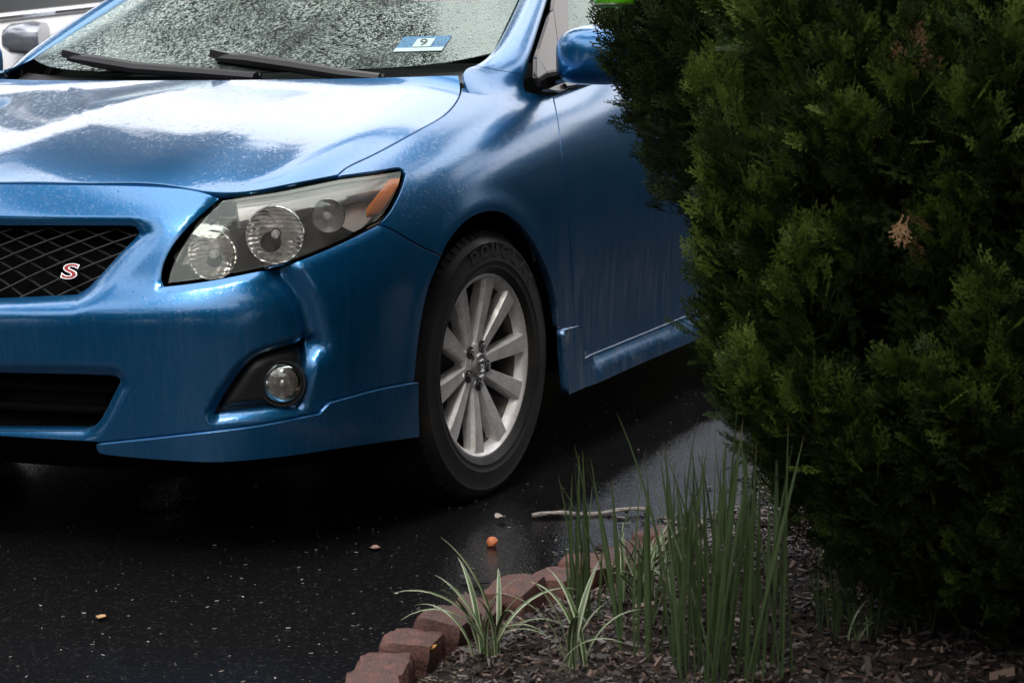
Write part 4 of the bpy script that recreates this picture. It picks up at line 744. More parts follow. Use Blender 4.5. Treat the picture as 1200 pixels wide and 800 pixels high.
if (PS.nrm([2.0],[1.5])[0]@np.array([.1,.45,.88]))<0: PS.sgn=1.0
p1=patch('fender_cap',PS,PAINT,car,24,20,0,.006,ur=(0,.98)); p2=patch('pillar',PS,PAINT,car,40,20,0.0,.006,ur=(1.005,PS.nu-3))
mirror_copy(p1); mirror_copy(p2)
# roof, rear glass, boot
RS=Surf([[(-1.0,y*.52/.6*(1.0),1.40-.10*(y/.6)**2),(-1.25,y*.95,1.445-.08*(y/.6)**2),(-1.7,y*.98,1.462-.075*(y/.6)**2),(-2.1,y*.96,1.43-.075*(y/.6)**2),(-2.35,y*.9,1.36-.07*(y/.6)**2)] for y in (-.6,-.45,-.2,.2,.45,.6)]); RS.sgn=1
if RS.nrm([1.5],[1.0])[0,2]<0: RS.sgn=-1
patch('roof',RS,PAINT_TOP,car,24,24,0,.01)
BG=Surf([[(-2.33,y*.9,1.365-.07*(y/.6)**2),(-2.55,y*1.0,1.25-.05*(y/.6)**2),(-2.8,y*1.08,1.13-.03*(y/.6)**2),(-2.98,y*1.1,1.04-.01*(y/.6)**2)] for y in (-.6,-.3,.3,.6)]); BG.sgn=RS.sgn
patch('rear_window',BG,SIDEGLASS,car,16,16)
BT=Surf([[(-2.9,y*1.2,1.06-.03*(y/.6)**2),(-3.1,y*1.22,1.07-.03*(y/.6)**2),(-3.4,y*1.2,1.06-.03*(y/.6)**2),(-3.6,y*1.1,1.04-.02*(y/.6)**2)] for y in (-.6,-.3,.3,.6)]); BT.sgn=RS.sgn
patch('boot_lid',BT,PAINT_TOP,car,16,12,0,.01)
# --- cowl, wipers
CW=Surf([[(x0,y,z0),(x0-.05,y,z0+.0),(x0-.10,y*1.01,z0+.012),(x0-.17,y*1.02,z0+.035)] for (x0,y,z0) in ((-.085,0,.955),(-.09,.25,.955),(-.12,.48,.957),(-.165,.60,.96),(-.20,.672,.968))])
cw=patch('cowl',CW,BLACK,car,24,10); cwm=mirror_copy(cw); cw=join(cw,cwm)
WSx=Surf(D['W'])
def wsp(y,v,off): 
    s=1 if y>=0 else -1
    u=solve(WS,lambda q:q[:,[1,2]],(abs(y),0),(min(1.9,abs(y)/.35),v))if False else None
    us=np.linspace(0,2,60); ys=WS.ev(us,np.full(60,v))[:,1]; uu=np.interp(abs(y),ys,us); X=WS.full([uu],[v],off)[0]; return Vector((X[0],s*X[1],X[2]))
def wiper(P,k):
    P=[Vector(p) for p in P]; arm=MB()
    arm.tube(P,[.013,.021,.020,.018,.016],8,flat=.8); h=P[0]
    arm.box(h+Vector((0,.012,.006)),(.03,.055,.020),Matrix.Rotation(radians(-12),4,'X'))
    a=arm.build('wiper_arm',BLACK,car)
    bl=MB(); Q=[p+Vector((-.028,.0,.003)) for p in P]; Q=[Q[0]-Vector((0,.02,-.004))]+Q; bl.tube(Q,.0055,6,flat=1.5); bl.tube([q-Vector((.010,0,.006)) for q in Q],.003,4)
    for q in Q[1:5:2]: bl.box(q+Vector((.006,0,.002)),(.022,.035,.012))
    bl.build('wiper_blade',BLACK,a)
wiper([(-.270,-.481,1.041),(-.250,-.389,1.031),(-.205,-.237,1.012),(-.180,-.046,1.000),(-.165,.133,.987)],0)
wiper([(-.255,-.026,1.037),(-.240,.069,1.031),(-.205,.232,1.011),(-.200,.353,.993),(-.210,.452,.982)],1)
# --- inspection sticker on the glass
def ws_uv(y,z):
    return solve(WS,lambda q:q[:,[1,2]],(y,z),(1.4,.4))
sq=[ws_uv(*p) for p in ((.425,1.058),(.545,1.057),(.545,1.098),(.425,1.099))]
STB=Mat('sticker_blue'); STB.set(Base_Color=(.03,.23,.50),Roughness=.4); nz_=STB.noise(160,3); STB.to(STB.ramp(nz_,(.45,(.02,.18,.34)),(.62,(.012,.07,.15))),'Base Color'); STB=STB.m
STW=simple('sticker_white',(.40,.54,.50),.4); STI=simple('sticker_ink',(.02,.03,.03),.5)
def wquad(name,a,b,c,d,mat,off,parent):
    S_=[ws_uv(*p) for p in (a,b,c,d)]; X=[WS.full([q[0]],[q[1]],off)[0] for q in S_]; X2=[WS.full([q[0]],[q[1]],off+.0006)[0] for q in S_]
    return mesh(name,X+X2,[(4,5,6,7),(0,1,5,4),(1,2,6,5),(2,3,7,6),(3,0,4,7)],mat,parent,False)
stk=wquad('sticker',(.432,1.0455),(.552,1.0475),(.548,1.086),(.428,1.084),STB,.0015,car)
wquad('sticker_strip',(.432,1.0455),(.552,1.0475),(.551,1.0565),(.431,1.0545),STW,.0022,stk)
wquad('sticker_panel',(.470,1.0570),(.515,1.0578),(.513,1.0790),(.469,1.0780),STW,.0024,stk)
o_=ws_uv(.4915,1.0675); oc=Vector(WS.full([o_[0]],[o_[1]],.0034)[0]); ox=ws_uv(.52,1.0675); oy=ws_uv(.4915,1.085)
text_obj('sticker_number','9',.052,frame(oc,Vector(WS.full([ox[0]],[ox[1]],.0034)[0])-oc,Vector(WS.full([oy[0]],[oy[1]],.0034)[0])-oc),STI,stk,.0002,0,0,.0005,.85)
# --- door mirror
mm=MB()
def ell(c,ax,n=28):  # rounded box section in the y-z plane
    out=[]
    for k in range(n):
        a=2*pi*k/n; e=(2.7 if sin(a)>0 else 4.5)
        ca,sa=cos(a),sin(a); out.append(Vector((c[0],c[1]+ax[0]*math.copysign(abs(ca)**(2/e),ca),c[2]+ax[1]*math.copysign(abs(sa)**(2/e),sa))))
    return out
secs=[((-.345,.960,1.035),(.018,.012)),((-.350,.957,1.036),(.055,.038)),((-.365,.956,1.036),(.085,.056)),((-.395,.953,1.036),(.106,.069)),((-.43,.952,1.036),(.114,.074)),((-.47,.952,1.036),(.116,.075)),((-.485,.952,1.036),(.106,.068)),((-.478,.952,1.036),(.098,.060))]
V=[];F=[];n=28
for c_,a_ in secs: V+=ell(c_,a_)
for i in range(len(secs)-1):
    for k in range(n): F.append((i*n+k,i*n+(k+1)%n,(i+1)*n+(k+1)%n,(i+1)*n+k))
F.append(tuple(range(n))[::-1])
mm.add(V,F); mir=mm.build('wing_mirror',PAINT,car)
bm=bmesh.new(); bm.from_mesh(mir.data); bmesh.ops.recalc_face_normals(bm,faces=bm.faces); bm.to_mesh(mir.data); bm.free()
mg=MB(); mg.add([Vector((-.480,.952+.096*cos(2*pi*k/n),1.04+.058*sin(2*pi*k/n))) for k in range(n)],[tuple(range(n))]); mg.build('mirror_glass',CHROME,mir)
ma=MB(); ma.tube([(-.50,.785,.975),(-.47,.84,.985),(-.44,.90,1.0)],[.03,.026,.03],10,flat=.7); ma.build('mirror_arm',GLOSSBLACK,mir)
mir2=mirror_copy(mir,car)
for ch in list(mir.children): mirror_copy(ch,mir2)
# door handle
hd=MB(); hd.tube([W0.full([q[0]],[q[1]],o)[0] for q,o in ((xz(-1.36,.80),.0),(xz(-1.38,.802),.03),(xz(-1.46,.806),.034),(xz(-1.54,.81),.03),(xz(-1.56,.81),0))],.011,8); hdo=hd.build('door_handle',PAINT,front_door)
# --- cabin
cab=MB()
cab.box((-.75,0,.93),(.55,1.30,.10),Matrix.Rotation(radians(8),4,'Y'))
cab.box((-1.6,0,.45),(2.3,1.5,.12)); cab.box((-.52,0,.75),(.10,1.4,.30)); cab.box((-2.4,0,.85),(.12,1.35,.62),Matrix.Rotation(radians(-18),4,'Y'))
cab.build('dashboard',simple('cabin_dark',(.018,.017,.017),.7),car)
SEATM=simple('seat_cloth',(.03,.029,.028),.9)
for s in (1,-1):
    b=MB(); b.box((-1.55,s*.36,.85),(.16,.50,.66),Matrix.Rotation(radians(-18),4,'Y'),taper=.8); b.box((-1.25,s*.36,.52),(.52,.50,.18)); b.box((-1.72,s*.36,1.25),(.10,.26,.17),Matrix.Rotation(radians(-12),4,'Y'),taper=.85)
    b.build('seat',SEATM,car,False)
sw=MB(); sw.lathe([(.185+.014*cos(a),.014*sin(a)) for a in np.linspace(0,2*pi,10)[:-1]],40,Matrix.Translation((-.98,.36,.93))@Matrix.Rotation(radians(-65),4,'Y'),closed=True); sw.build('steering_wheel',BLACK,car)
rvm=MB(); rvm.box((-.86,0,1.27),(.03,.23,.07)); rvm.tube([(-.86,0,1.30),(-.80,0,1.32)],.008,6); rvm.build('rear_view_mirror',BLACK,car)
# underbody
ub=MB(); ub.box((-1.38,0,.185),(3.6,1.36,.03)); ub.box((-1.3,0,.27),(2.05,1.60,.03)); ub.build('underbody',DARK,car)
# wheel wells
for cx in (0.0,-2.6):
    for s in (1,-1):
        w_=MB(); V=[];F=[];na=24
        for y in (.80,.50):
            for a in np.linspace(radians(-25),radians(205),na): V.append((cx+.42*cos(a)+.01,s*y,.315+.42*sin(a)))
        for k in range(na-1): F.append((k,k+1,na+k+1,na+k))
        F.append(tuple(range(na,2*na))); w_.add(V,F); w_.build('wheel_well',DARK,car,False)
        # tyre-side arch lip filler so no daylight shows between skin and well
# --- wheels
def make_wheel(steer):
    M=Matrix.Rotation(radians(-90),4,'X')           # local z -> +y (outboard)
    c=Vector((0,0,0))
    b=MB()  # barrel, disc
    b.lathe([(.205,.085),(.198,.070),(.190,.05),(.185,-.06),(.205,-.10)],64,M,0)
    b.lathe([(.0005,-.02),(.145,-.02),(.145,-.045),(.0005,-.045)],48,M,1)
    b.box(M@Vector((-.10,.06,-.03)),(.10,.06,.09),None,1)
    wheel=b.build('wheel',[simple('rim_barrel',(.10,.09,.085),.5,.5),simple('brake_iron',(.035,.03,.028),.5,.6)],car)
    # tyre
    prof=[(.212,.088),(.222,.0995),(.229,.1035),(.231,.1052),(.234,.1052),(.236,.1045),(.245,.1075),(.2475,.1087),(.250,.1080),(.268,.1085),(.287,.1042),(.289,.1052),(.291,.1042),(.294,.1018),(.303,.096),(.310,.086)]
    tread=[(.3145,.080),(.3155,.060),(.3155,.052),(.308,.051),(.308,.045),(.3158,.044),(.316,.016),(.308,.015),(.308,.008),(.316,.007)]
    full=prof+tread; full=full+[(r,-h) for r,h in full[::-1]]
    t=MB(); t.lathe(full,128,M); tyre=t.build('tyre',RUBBER,wheel,True,40)
    # cut shoulder sipes: shallow blocks round both shoulders
    tb=MB()
    for k in range(72):
        a=2*pi*k/72
        for sh in (1,-1):
            R=Matrix.Rotation(a,4,'Y')
            V=[];
            for r,h in ((.3165,.082),(.3165,.054),(.3045,.097)):
                for da in (-.030,.030): V.append(R@Vector((r*sin(da),sh*h,r*cos(da))))
            q=len(tb.v); tb.v+= [tuple(v) for v in V]; fs=[(0,1,3,2),(0,4,5,1)]
            fs=[f if sh>0 else f[::-1] for f in fs]; tb.f+=[tuple(q+i for i in f) for f in fs]; tb.m+=[0,0]
    tag(tb.build('tread_block',RUBBER,tyre if False else wheel,False),kind='stuff')
    # rim flange
    rl=MB(); rl.lathe([(.196,.066),(.201,.079),(.206,.089),(.212,.0935),(.218,.0925),(.2195,.087),(.214,.083)],96,M); rl.build('rim',ALLOY,wheel)
    # ten spokes in five pairs
    def spoke():
        s=MB(); st=[(.036,.0128,.066,.030),(.070,.0145,.0715,.034),(.110,.0175,.0775,.034),(.155,.0212,.084,.032),(.190,.0245,.088,.030),(.207,.0275,.088,.028)]
        V=[];F=[]
        for r,w,h,th in st:
            for xx,hh in ((-w,h-.010),(-w*.80,h),(-w*.05,h-.0002),(w*.80,h),(w,h-.010),(w*.96,h-th),(-w*.96,h-th)): V.append(M@Vector((xx,r,hh)))
        m=7
        for i in range(len(st)-1):
            for k in range(m): F.append((i*m+k,i*m+(k+1)%m,(i+1)*m+(k+1)%m,(i+1)*m+k))
        F.append(tuple(range(m))); F.append(tuple((len(st)-1)*m+k for k in range(m))[::-1])
        s.add(V,F); return s
    sp0=None
    for k in range(10):
        ctr=-9.5+72*(k//2); ang=ctr+(-16.5 if k%2==0 else 16.5)
        if sp0 is None:
            sp0=spoke().build('spoke',ALLOY,wheel,True,22); o=sp0
            bm=bmesh.new(); bm.from_mesh(o.data); bmesh.ops.recalc_face_normals(bm,faces=bm.faces); bm.to_mesh(o.data); bm.free(); o.data.set_sharp_from_angle(angle=radians(22))
        else: o=sp0.copy(); link(o,wheel)
        o.rotation_euler=(0,radians(-ang),0)     # 0 = straight up; turned about the axle
        if M@Vector((0,1,0)) is not None: pass
    hubm=MB(); hubm.lathe([(.056,.040),(.058,.060),(.052,.069),(.040,.072),(.030,.070),(.0005,.070)],48,M); hubm.build('hub',ALLOY,wheel)
    cap=MB(); cap.lathe([(.0295,.066),(.0300,.078),(.027,.082),(.0245,.081),(.0235,.0795),(.012,.0815),(.0005,.082)],40,M); capo=cap.build('hub_cap',simple('cap_silver',(.45,.43,.42),.3,.7),wheel)
    em=MB()
    def oval(cx,cz,a,b,r): 
        em.tube([M@Vector((cx+a*cos(q),cz+b*sin(q),.0835)) for q in np.linspace(0,2*pi,26)],r,6,cap=False)
    oval(0,0,.0195,.0135,.0013); oval(0,.0035,.0098,.0048,.0011); oval(0,-.001,.0042,.0122,.0011)
    em.build('emblem',CHROME,wheel)
    ln0=None
    for k in range(5):
        a=radians(28+72*k)
        if ln0 is None:
            l=MB(); l.lathe([(.0155,.069),(.0150,.0725),(.0115,.073),(.0110,.066)],24,M,1); l.lathe([(.0095,.062),(.0095,.076),(.007,.079),(.0005,.0795)],6,M,0); ln0=l.build('lug_nut',[CHROME,simple('lug_recess',(.03,.027,.025),.6)],wheel,True,30); o=ln0
        else: o=ln0.copy(); link(o,wheel)
        o.location=(-.047*sin(a),0,.047*cos(a))
    # raised sidewall lettering
    TL=simple('tyre_letter',(.030,.028,.027),.55)
    for i,ch in enumerate('DOUGLAS'):
        a=radians(-16+10.5*i); r=.270
        tM=Matrix.Rotation(-a,4,'Y')@Matrix.Translation((0,.1082,r))@Matrix(((-1,0,0,0),(0,0,1,0),(0,1,0,0),(0,0,0,1)))
        text_obj('sidewall_letter',ch,.040,tM,TL,wheel,.0009,0,.0003,.0006,1.15)
    return wheel
wheel=make_wheel(0)
wheel.location=(0,.722,.316)
def tree_copy(o,parent):
    c=o.copy(); link(c,parent)
    for ch in o.children: tree_copy(ch,c)
    return c
w_=[]
for (x,y,rz) in ((0,-.722,pi),(-2.6,.722,0),(-2.6,-.722,pi)):
    c=tree_copy(wheel,car); c.location=(x,y,.316); c.rotation_euler=(0,radians(31*x),rz)
wheel.rotation_euler=(0,0,radians(-7.0))

# ================================================================== GROUND
def asphalt_mat():
    m=Mat('wet_asphalt').set(Specular_IOR_Level=.24)
    fine=m.noise(420,3,.7); pool=m.noise(1.7,5,.6); mid=m.noise(38,4,.6)
    agg=m.voro(190)
    sc=m.n.new('ShaderNodeSeparateColor'); m.l.new(m.voro(190,out='Color'),sc.inputs[0])
    m.to(m.mix(m.ramp(sc.outputs[0],(.86,0.0),(.97,.6)),m.ramp(fine,(.3,(.004,.004,.0045)),(.62,(.010,.0098,.010)),(.8,(.022,.021,.0205))),(.034,.032,.031)),'Base Color')
    wet=m.ramp(pool,(.38,.35),(.62,1.0))
    m.to(m.mix(wet,m.ramp(mid,(.3,.05),(.7,.12)),m.ramp(mid,(.35,.02),(.7,.08))),'Roughness')
    h=m.math('ADD',m.math('MULTIPLY',agg,1.0),m.math('ADD',m.math('MULTIPLY',m.noise(120,3,.65),.7),m.math('MULTIPLY',m.noise(9,4),1.2)))
    b=m.n.new('ShaderNodeBump'); b.inputs['Distance'].default_value=.004; m.l.new(h,b.inputs['Height'])
    m.l.new(m.math('SUBTRACT',.20,m.math('MULTIPLY',wet,.10)),b.inputs['Strength']); m.to(b.outputs[0],'Normal')
    return m.m
g=mesh('asphalt',[(-400,-400,0),(400,-400,0),(400,400,0),(-400,400,0)],[(0,1,2,3)],asphalt_mat(),smooth=False); tag(g,kind='structure')

# garden bed: a low mound behind the brick edge
EDGE=[(2.4,1.60),(1.9,1.42),(1.65,1.30),(1.50,1.235),(1.38,1.205),(1.234,1.20),(1.085,1.207),(.943,1.228),(.783,1.28),(.571,1.345),(.351,1.41),(.10,1.46),(-.25,1.53),(-.60,1.61),(-1.2,1.74),(-2.2,1.92),(-3.4,2.07)]
_ex=np.array([p[0] for p in EDGE])[::-1]; _ey=np.array([p[1] for p in EDGE])[::-1]
def edge_y(x): return float(np.interp(x,_ex,_ey))
def bed_z(x,y):
    d=y-edge_y(x)-.02
    if d<-.12: return -.02
    e=min(1,max(0,(d+.04)/.35))
    return .002+.050*e*e*(3-2*e)+.014*noise.noise(Vector((x*3.1,y*3.1,0)))*min(1,max(.25,d*6))+.008*noise.noise(Vector((x*11,y*11,3)))
bx_=np.linspace(-3.4,2.6,150); bt=np.concatenate([np.linspace(0,.5,34),np.linspace(.53,1.6,30),np.linspace(1.7,4.5,14)])
V=[];F=[]
for i,x in enumerate(bx_):
    for t in bt:
        y=edge_y(x)-.0+t; V.append((x,y,bed_z(x,y) if t>0 else -.01))
m_=len(bt)
for i in range(len(bx_)-1):
    for j in range(m_-1): F.append((i*m_+j,(i+1)*m_+j,(i+1)*m_+j+1,i*m_+j+1))
def soil_mat():
    m=Mat('soil').set(Roughness=.9); a=m.noise(60,5,.7); b=m.noise(320,2)
    m.to(m.ramp(a,(.3,(.010,.007,.006)),(.6,(.035,.024,.019)),(.8,(.09,.066,.052))),'Base Color'); m.to(m.bump(m.math('ADD',a,b),.8,.02),'Normal'); return m.m
tag(mesh('garden_soil',V,F,soil_mat()),kind='structure')

# ------------------------------------------------------------------ bricks
def brick_mat(name,c1,c2,c3):
    m=Mat(name).set(Roughness=.8); a=m.noise(26,6,.7); b=m.noise(190,3,.7); v=m.voro(70)
    col=m.mix(m.ramp(b,(.45,0.0),(.7,1.0)),m.ramp(a,(.3,c1),(.55,c2),(.75,c3)),(.055,.035,.03))
    geo=m.n.new('ShaderNodeObjectInfo'); hs=m.n.new('ShaderNodeHueSaturation'); m.l.new(col,hs.inputs['Color'])
    m.l.new(m.math('ADD',.75,m.math('MULTIPLY',geo.outputs['Random'],.5)),hs.inputs['Value'])
    m.to(hs.outputs[0],'Base Color'); m.to(m.ramp(a,(.35,.35),(.65,.9)),'Roughness')
    m.to(m.bump(m.math('ADD',m.math('MULTIPLY',b,.7),a),.9,.006),'Normal'); return m.m
BRICK=brick_mat('weathered_brick',(.055,.024,.018),(.165,.066,.048),(.22,.13,.10))
edging=tag(empty('brick_edging',(.9,1.2,0)),'row of tilted red bricks edging the garden bed along the asphalt','brick edging')
def brick_mesh(seed,L=.122,w=.088,h=.10):
    bm=bmesh.new(); bmesh.ops.create_cube(bm,size=1); bmesh.ops.scale(bm,vec=(L,w,h),verts=bm.verts)
    bmesh.ops.subdivide_edges(bm,edges=bm.edges,cuts=6,use_grid_fill=True)
    for v in bm.verts:
        p=v.co; k=sum(abs(abs(c)-d/2)<1e-4 for c,d in zip(p,(L,w,h)))
        q=Vector((p.x*14,p.y*14,p.z*14+seed*7)); n=noise.noise(q)*.007+noise.noise(q*2.7)*.005
        s=1-(.08 if k==3 else .035 if k==2 else 0)-abs(noise.noise(q*.7))*.05*(k>=2)
        v.co=Vector((p.x*(1-(1-s)*w/L*1.2),p.y*s,p.z*s))+p.normalized()*n
    me=bpy.data.meshes.new('brick'); bm.to_mesh(me); bm.free(); me.materials.append(BRICK)
    me.polygons.foreach_set('use_smooth',[True]*len(me.polygons)); me.set_sharp_from_angle(angle=radians(50)); return me
bms=[brick_mesh(i) for i in range(5)]
x=1.95; i=0
while x>.42:
    y=edge_y(x); y2=edge_y(x-.126); ang=atan2(y2-y,-.126)
    o=bpy.data.objects.new('brick',bms[i%5]); link(o,edging)
    cx,cy=x-.063,(y+y2)/2
    o.location=(cx-.9,cy-1.2-.025+random.uniform(-.008,.008),.002+random.uniform(-.010,.010))
    o.rotation_euler=(random.uniform(-.10,.12)+.06,random.uniform(-.16,.16),ang+.16+random.uniform(-.13,.13))
    x-=.119+random.uniform(0,.010); i+=1

# ------------------------------------------------------------------ mulch, petals and debris
def chips(name,n,posfn,size,mats,flat=.22,label=None):
    """n little bark flakes as one mesh (12 triangles each)"""
    V=np.zeros((n,8,3)); base=np.array([[x,y,z] for z in (-.5,.5) for x,y in ((-.5,-.5),(.5,-.5),(.5,.5),(-.5,.5))])
    mi=[]
    for i in range(n):
        p,up=posfn(i); s=size(i); M=Matrix.Rotation(random.uniform(0,2*pi),3,'Z')@Matrix.Rotation(random.gauss(0,.45)*up,3,'X')@Matrix.Rotation(random.gauss(0,.35)*up,3,'Y')
        b=base*np.array([s,s*random.uniform(.14,.45),s*flat*random.uniform(.5,1.2)])
        b[:4,:2]*=random.uniform(.6,1); b[[1,2,5,6],1]*=random.uniform(.3,1); V[i]=b@np.array(M).T+np.array(p)
    F0=np.array([(3,2,1,0),(4,5,6,7),(0,1,5,4),(1,2,6,5),(2,3,7,6),(3,0,4,7)])
    F=(F0[None]+8*np.arange(n)[:,None,None]).reshape(-1,4)
    o=bulk(name,V.reshape(-1,3),F,mats)
    mi=np.repeat(RNG.integers(0,len(mats),n),6).astype(np.int32); o.data.polygons.foreach_set('material_index',mi)
    return tag(o,kind='stuff')
def pmat(name,c,r=.7): return simple(name,c,r)
MULCH=[pmat('mulch_dark',(.022,.014,.011)),pmat('mulch_brown',(.055,.033,.025),.45),pmat('mulch_tan',(.17,.115,.085),.5),pmat('mulch_grey',(.08,.062,.054),.35),pmat('mulch_dark_b',(.012,.008,.007),.5),pmat('mulch_dark_c',(.03,.02,.016),.4)]
def mpos(i):
    while True:
        x=random.uniform(-1.1,1.7); y=edge_y(x)+.03+abs(random.random()**1.3)*1.15
        dx,dy=4.19-x,2.5-y
        if hypot(dx,dy)<5.6: break
    return (x,y,bed_z(x,y)+random.uniform(-.002,.012)),1.0
chips('bark_mulch',42000,mpos,lambda i: .004+.017*random.random()**1.7*(2.2 if random.random()<.04 else 1),MULCH,.25)
def spill(i):
    x=random.uniform(-1.3,.50); y=edge_y(x)+.05-abs(random.gauss(0,.10))*(1+.8*noise.noise(Vector((x*5,0,0)))); return (x,y,.004+max(0,bed_z(x,y)+.004)),.4
chips('mulch_spill',3200,spill,lambda i: random.uniform(.005,.024),[MULCH[2],MULCH[3],MULCH[1]])
PET=[pmat('petal_pale',(.55,.50,.46),.5),pmat('petal_cream',(.42,.34,.27),.5),pmat('grit',(.25,.22,.20),.6)]
def petal(i):
    while True:
        x=random.uniform(-1.6,2.2); y=random.uniform(-1.2,1.5)
        if y<edge_y(x)-.06 and (random.random()<.18+.82*max(0,1-(edge_y(x)-y)/1.0)): return (x,y,.0022),.12
chips('fallen_petals',1500,petal,lambda i: random.choice([.002,.003,.003,.004,.005,.008]),PET,.12)
# larger single bits lying on the asphalt
def leaf_mesh(L,w,curl,n=7):
    V=[];F=[]
    for i in range(n):
        t=i/(n-1); ww=w*sin(pi*min(.98,max(.03,t)))**.7*(1+.25*sin(t*17))
        for k,s in enumerate((-1,0,1)): V.append((L*(t-.5),s*ww,curl*L*(t-.5)**2*2+abs(s)*ww*.35+.002))
    for i in range(n-1):
        for k in (0,1): F.append((i*3+k,(i+1)*3+k,(i+1)*3+k+1,i*3+k+1))
    return V,F
def litter(name,label,cat,loc,rz,L,w,curl,mat):
    V,F=leaf_mesh(L,w,curl); V2=[(x,y,z-.0012) for x,y,z in V]; n=len(V)
    o=mesh(name,V+V2,F+[tuple(n+i for i in f[::-1]) for f in F],mat); o.location=loc; o.rotation_euler=(0,0,rz); return tag(o,label,cat)
litter('fallen_leaf','curled blackish leaf on wet asphalt between the wheel and bricks','leaf',(.736,1.078,.003),1.15,.085,.014,.12,pmat('leaf_black',(.012,.010,.009),.4))
litter('fallen_leaf','small pinkish leaf on the open asphalt in front of the tyre','leaf',(.56,.78,.003),.4,.030,.010,.3,pmat('leaf_pink',(.38,.24,.19),.5))
litter('fallen_leaf','tiny ochre leaf fleck nearest the lower left corner of photo','leaf',(1.20,.52,.003),.2,.024,.009,.2,pmat('leaf_ochre',(.50,.30,.14),.5))
litter('fallen_leaf','yellow orange leaf tucked inside the nearest brick','leaf',(1.30,1.225,.045),.6,.034,.012,.2,pmat('leaf_yellow',(.55,.26,.06),.5))
litter('fallen_leaf','pale curled leaf scrap on the asphalt by the long twig','leaf',(.22,.93,.004),.9,.035,.012,.5,pmat('leaf_pale',(.42,.36,.32),.5))
b=MB(); b.lathe([(.0005,.0),(.009,.002),(.0125,.008),(.011,.016),(.006,.021),(.0005,.023)],14); bud=b.build('fallen_bud',Mat('bud_orange').set(Base_Color=(.62,.19,.075),Roughness=.45).m); bud.location=(.44,1.004,.001); bud.rotation_euler=(.5,.3,0); tag(bud,'round orange bud lying on the wet asphalt near the tyre','bud')
b=MB(); P=[Vector((.178+(.040-.178)*t,.990+(1.215-.990)*t,.008+.004*sin(t*9))) for t in np.linspace(0,1,14)]; b.tube(P,[.0048+.0010*sin(i*2.1) for i in range(14)],7); b.tube([P[5],P[5]+Vector((.02,.012,.012))],.003,5)
def twig_mat():
    m=Mat('twig_bark').set(Roughness=.6); a=m.noise(60,4,.6,m.map((1,1,6))); m.to(m.ramp(a,(.35,(.20,.165,.14)),(.65,(.46,.42,.38))),'Base Color'); return m.m
tag(b.build('twig',twig_mat()),'long pale straight twig lying across the asphalt beyond the grass tips','twig')

# ------------------------------------------------------------------ upright leaf clumps and striped lilyturf
def blade_mat(name,c1,c2,c3):
    m=Mat(name).set(Roughness=.38,Specular_IOR_Level=.5)
    a=m.noise(9,3); s=m.noise(150,2,.5,m.map((6,6,.15)))
    uvn=m.n.new('ShaderNodeUVMap'); sep=m.n.new('ShaderNodeSeparateXYZ'); m.l.new(uvn.outputs[0],sep.inputs[0])
    col=m.mix(m.ramp(s,(.4,0.0),(.65,1.0)),c1,c2); col=m.mix(m.ramp(a,(.5,0.0),(.8,.6)),col,c3)
    m.to(m.mix(m.ramp(sep.outputs['Y'],(.93,0.0),(1.0,1.0)),col,(.20,.15,.06)),'Base Color')
    tr=m.n.new('ShaderNodeBsdfTranslucent'); m.l.new(col,tr.inputs[0]); mx=m.n.new('ShaderNodeMixShader'); mx.inputs[0].default_value=.28
    m.l.new(m.b.outputs[0],mx.inputs[1]); m.l.new(tr.outputs[0],mx.inputs[2]); m.l.new(mx.outputs[0],m.out.inputs[0])
    return m.m
BLADE=blade_mat('blade_green',(.050,.085,.030),(.095,.140,.058),(.12,.14,.055))
def lily_mat():
    m=Mat('lilyturf').set(Roughness=.4)
    uvn=m.n.new('ShaderNodeUVMap'); sep=m.n.new('ShaderNodeSeparateXYZ'); m.l.new(uvn.outputs[0],sep.inputs[0])
    e=m.math('ABSOLUTE',m.math('SUBTRACT',sep.outputs['X'],.5))
    m.to(m.ramp(e,(.26,(.055,.10,.032)),(.36,(.40,.43,.27))),'Base Color'); return m.m
LILY=lily_mat()
def blade_mesh(name,mat,L,w,lean,curve,droop,n=9,keel=.25,twist=0.0):
    """one strap leaf: arc in the local x-z plane, with a keel and uv along it"""
    V=[];F=[];UV=[]; p=Vector((0,0,-.01)); ang=lean
    for i in range(n):
        t=i/(n-1); ww=w*(.75+.25*sin(pi*min(1,t*1.3)))*(1 if t<.6 else max(.04,1-((t-.6)/.4)**1.7))
        d=Vector((sin(ang),0,cos(ang))); nn=Vector((cos(ang),0,-sin(ang))); tw=twist*t
        side=Vector((0,cos(tw),0))+nn*sin(tw)
        for s in (-1,0,1): V.append(p+side*(s*ww/2)+nn*(-keel*ww*(1-abs(s))))
        UV+= [(0,t),(.5,t),(1,t)]
        p=p+d*(L/(n-1)); ang+=(curve+droop*t*t)/(n-1)
    for i in range(n-1):
        for k in (0,1): F.append((i*3+k,i*3+k+1,(i+1)*3+k+1,(i+1)*3+k))
    me=bpy.data.meshes.new(name); me.from_pydata([tuple(v) for v in V],[],F); me.materials.append(mat)
    uvl=me.uv_layers.new(name='UVMap'); li=[l.vertex_index for l in me.loops]
    uvl.data.foreach_set('uv',[c for i in li for c in UV[i]])
    me.polygons.foreach_set('use_smooth',[True]*len(me.polygons)); me.update(); return me
blades=[blade_mesh('blade',BLADE,1.0,w,le,cu,dr,twist=tw) for w,le,cu,dr,tw in ((.034,.04,.10,.9,.5),(.036,.02,.02,.05,.4),(.030,.05,.08,.1,-.5),(.034,.03,-.03,.05,.9),(.026,.10,.12,.25,.2),(.040,.0,.03,.02,-.9),(.030,.08,.25,.5,.3))]
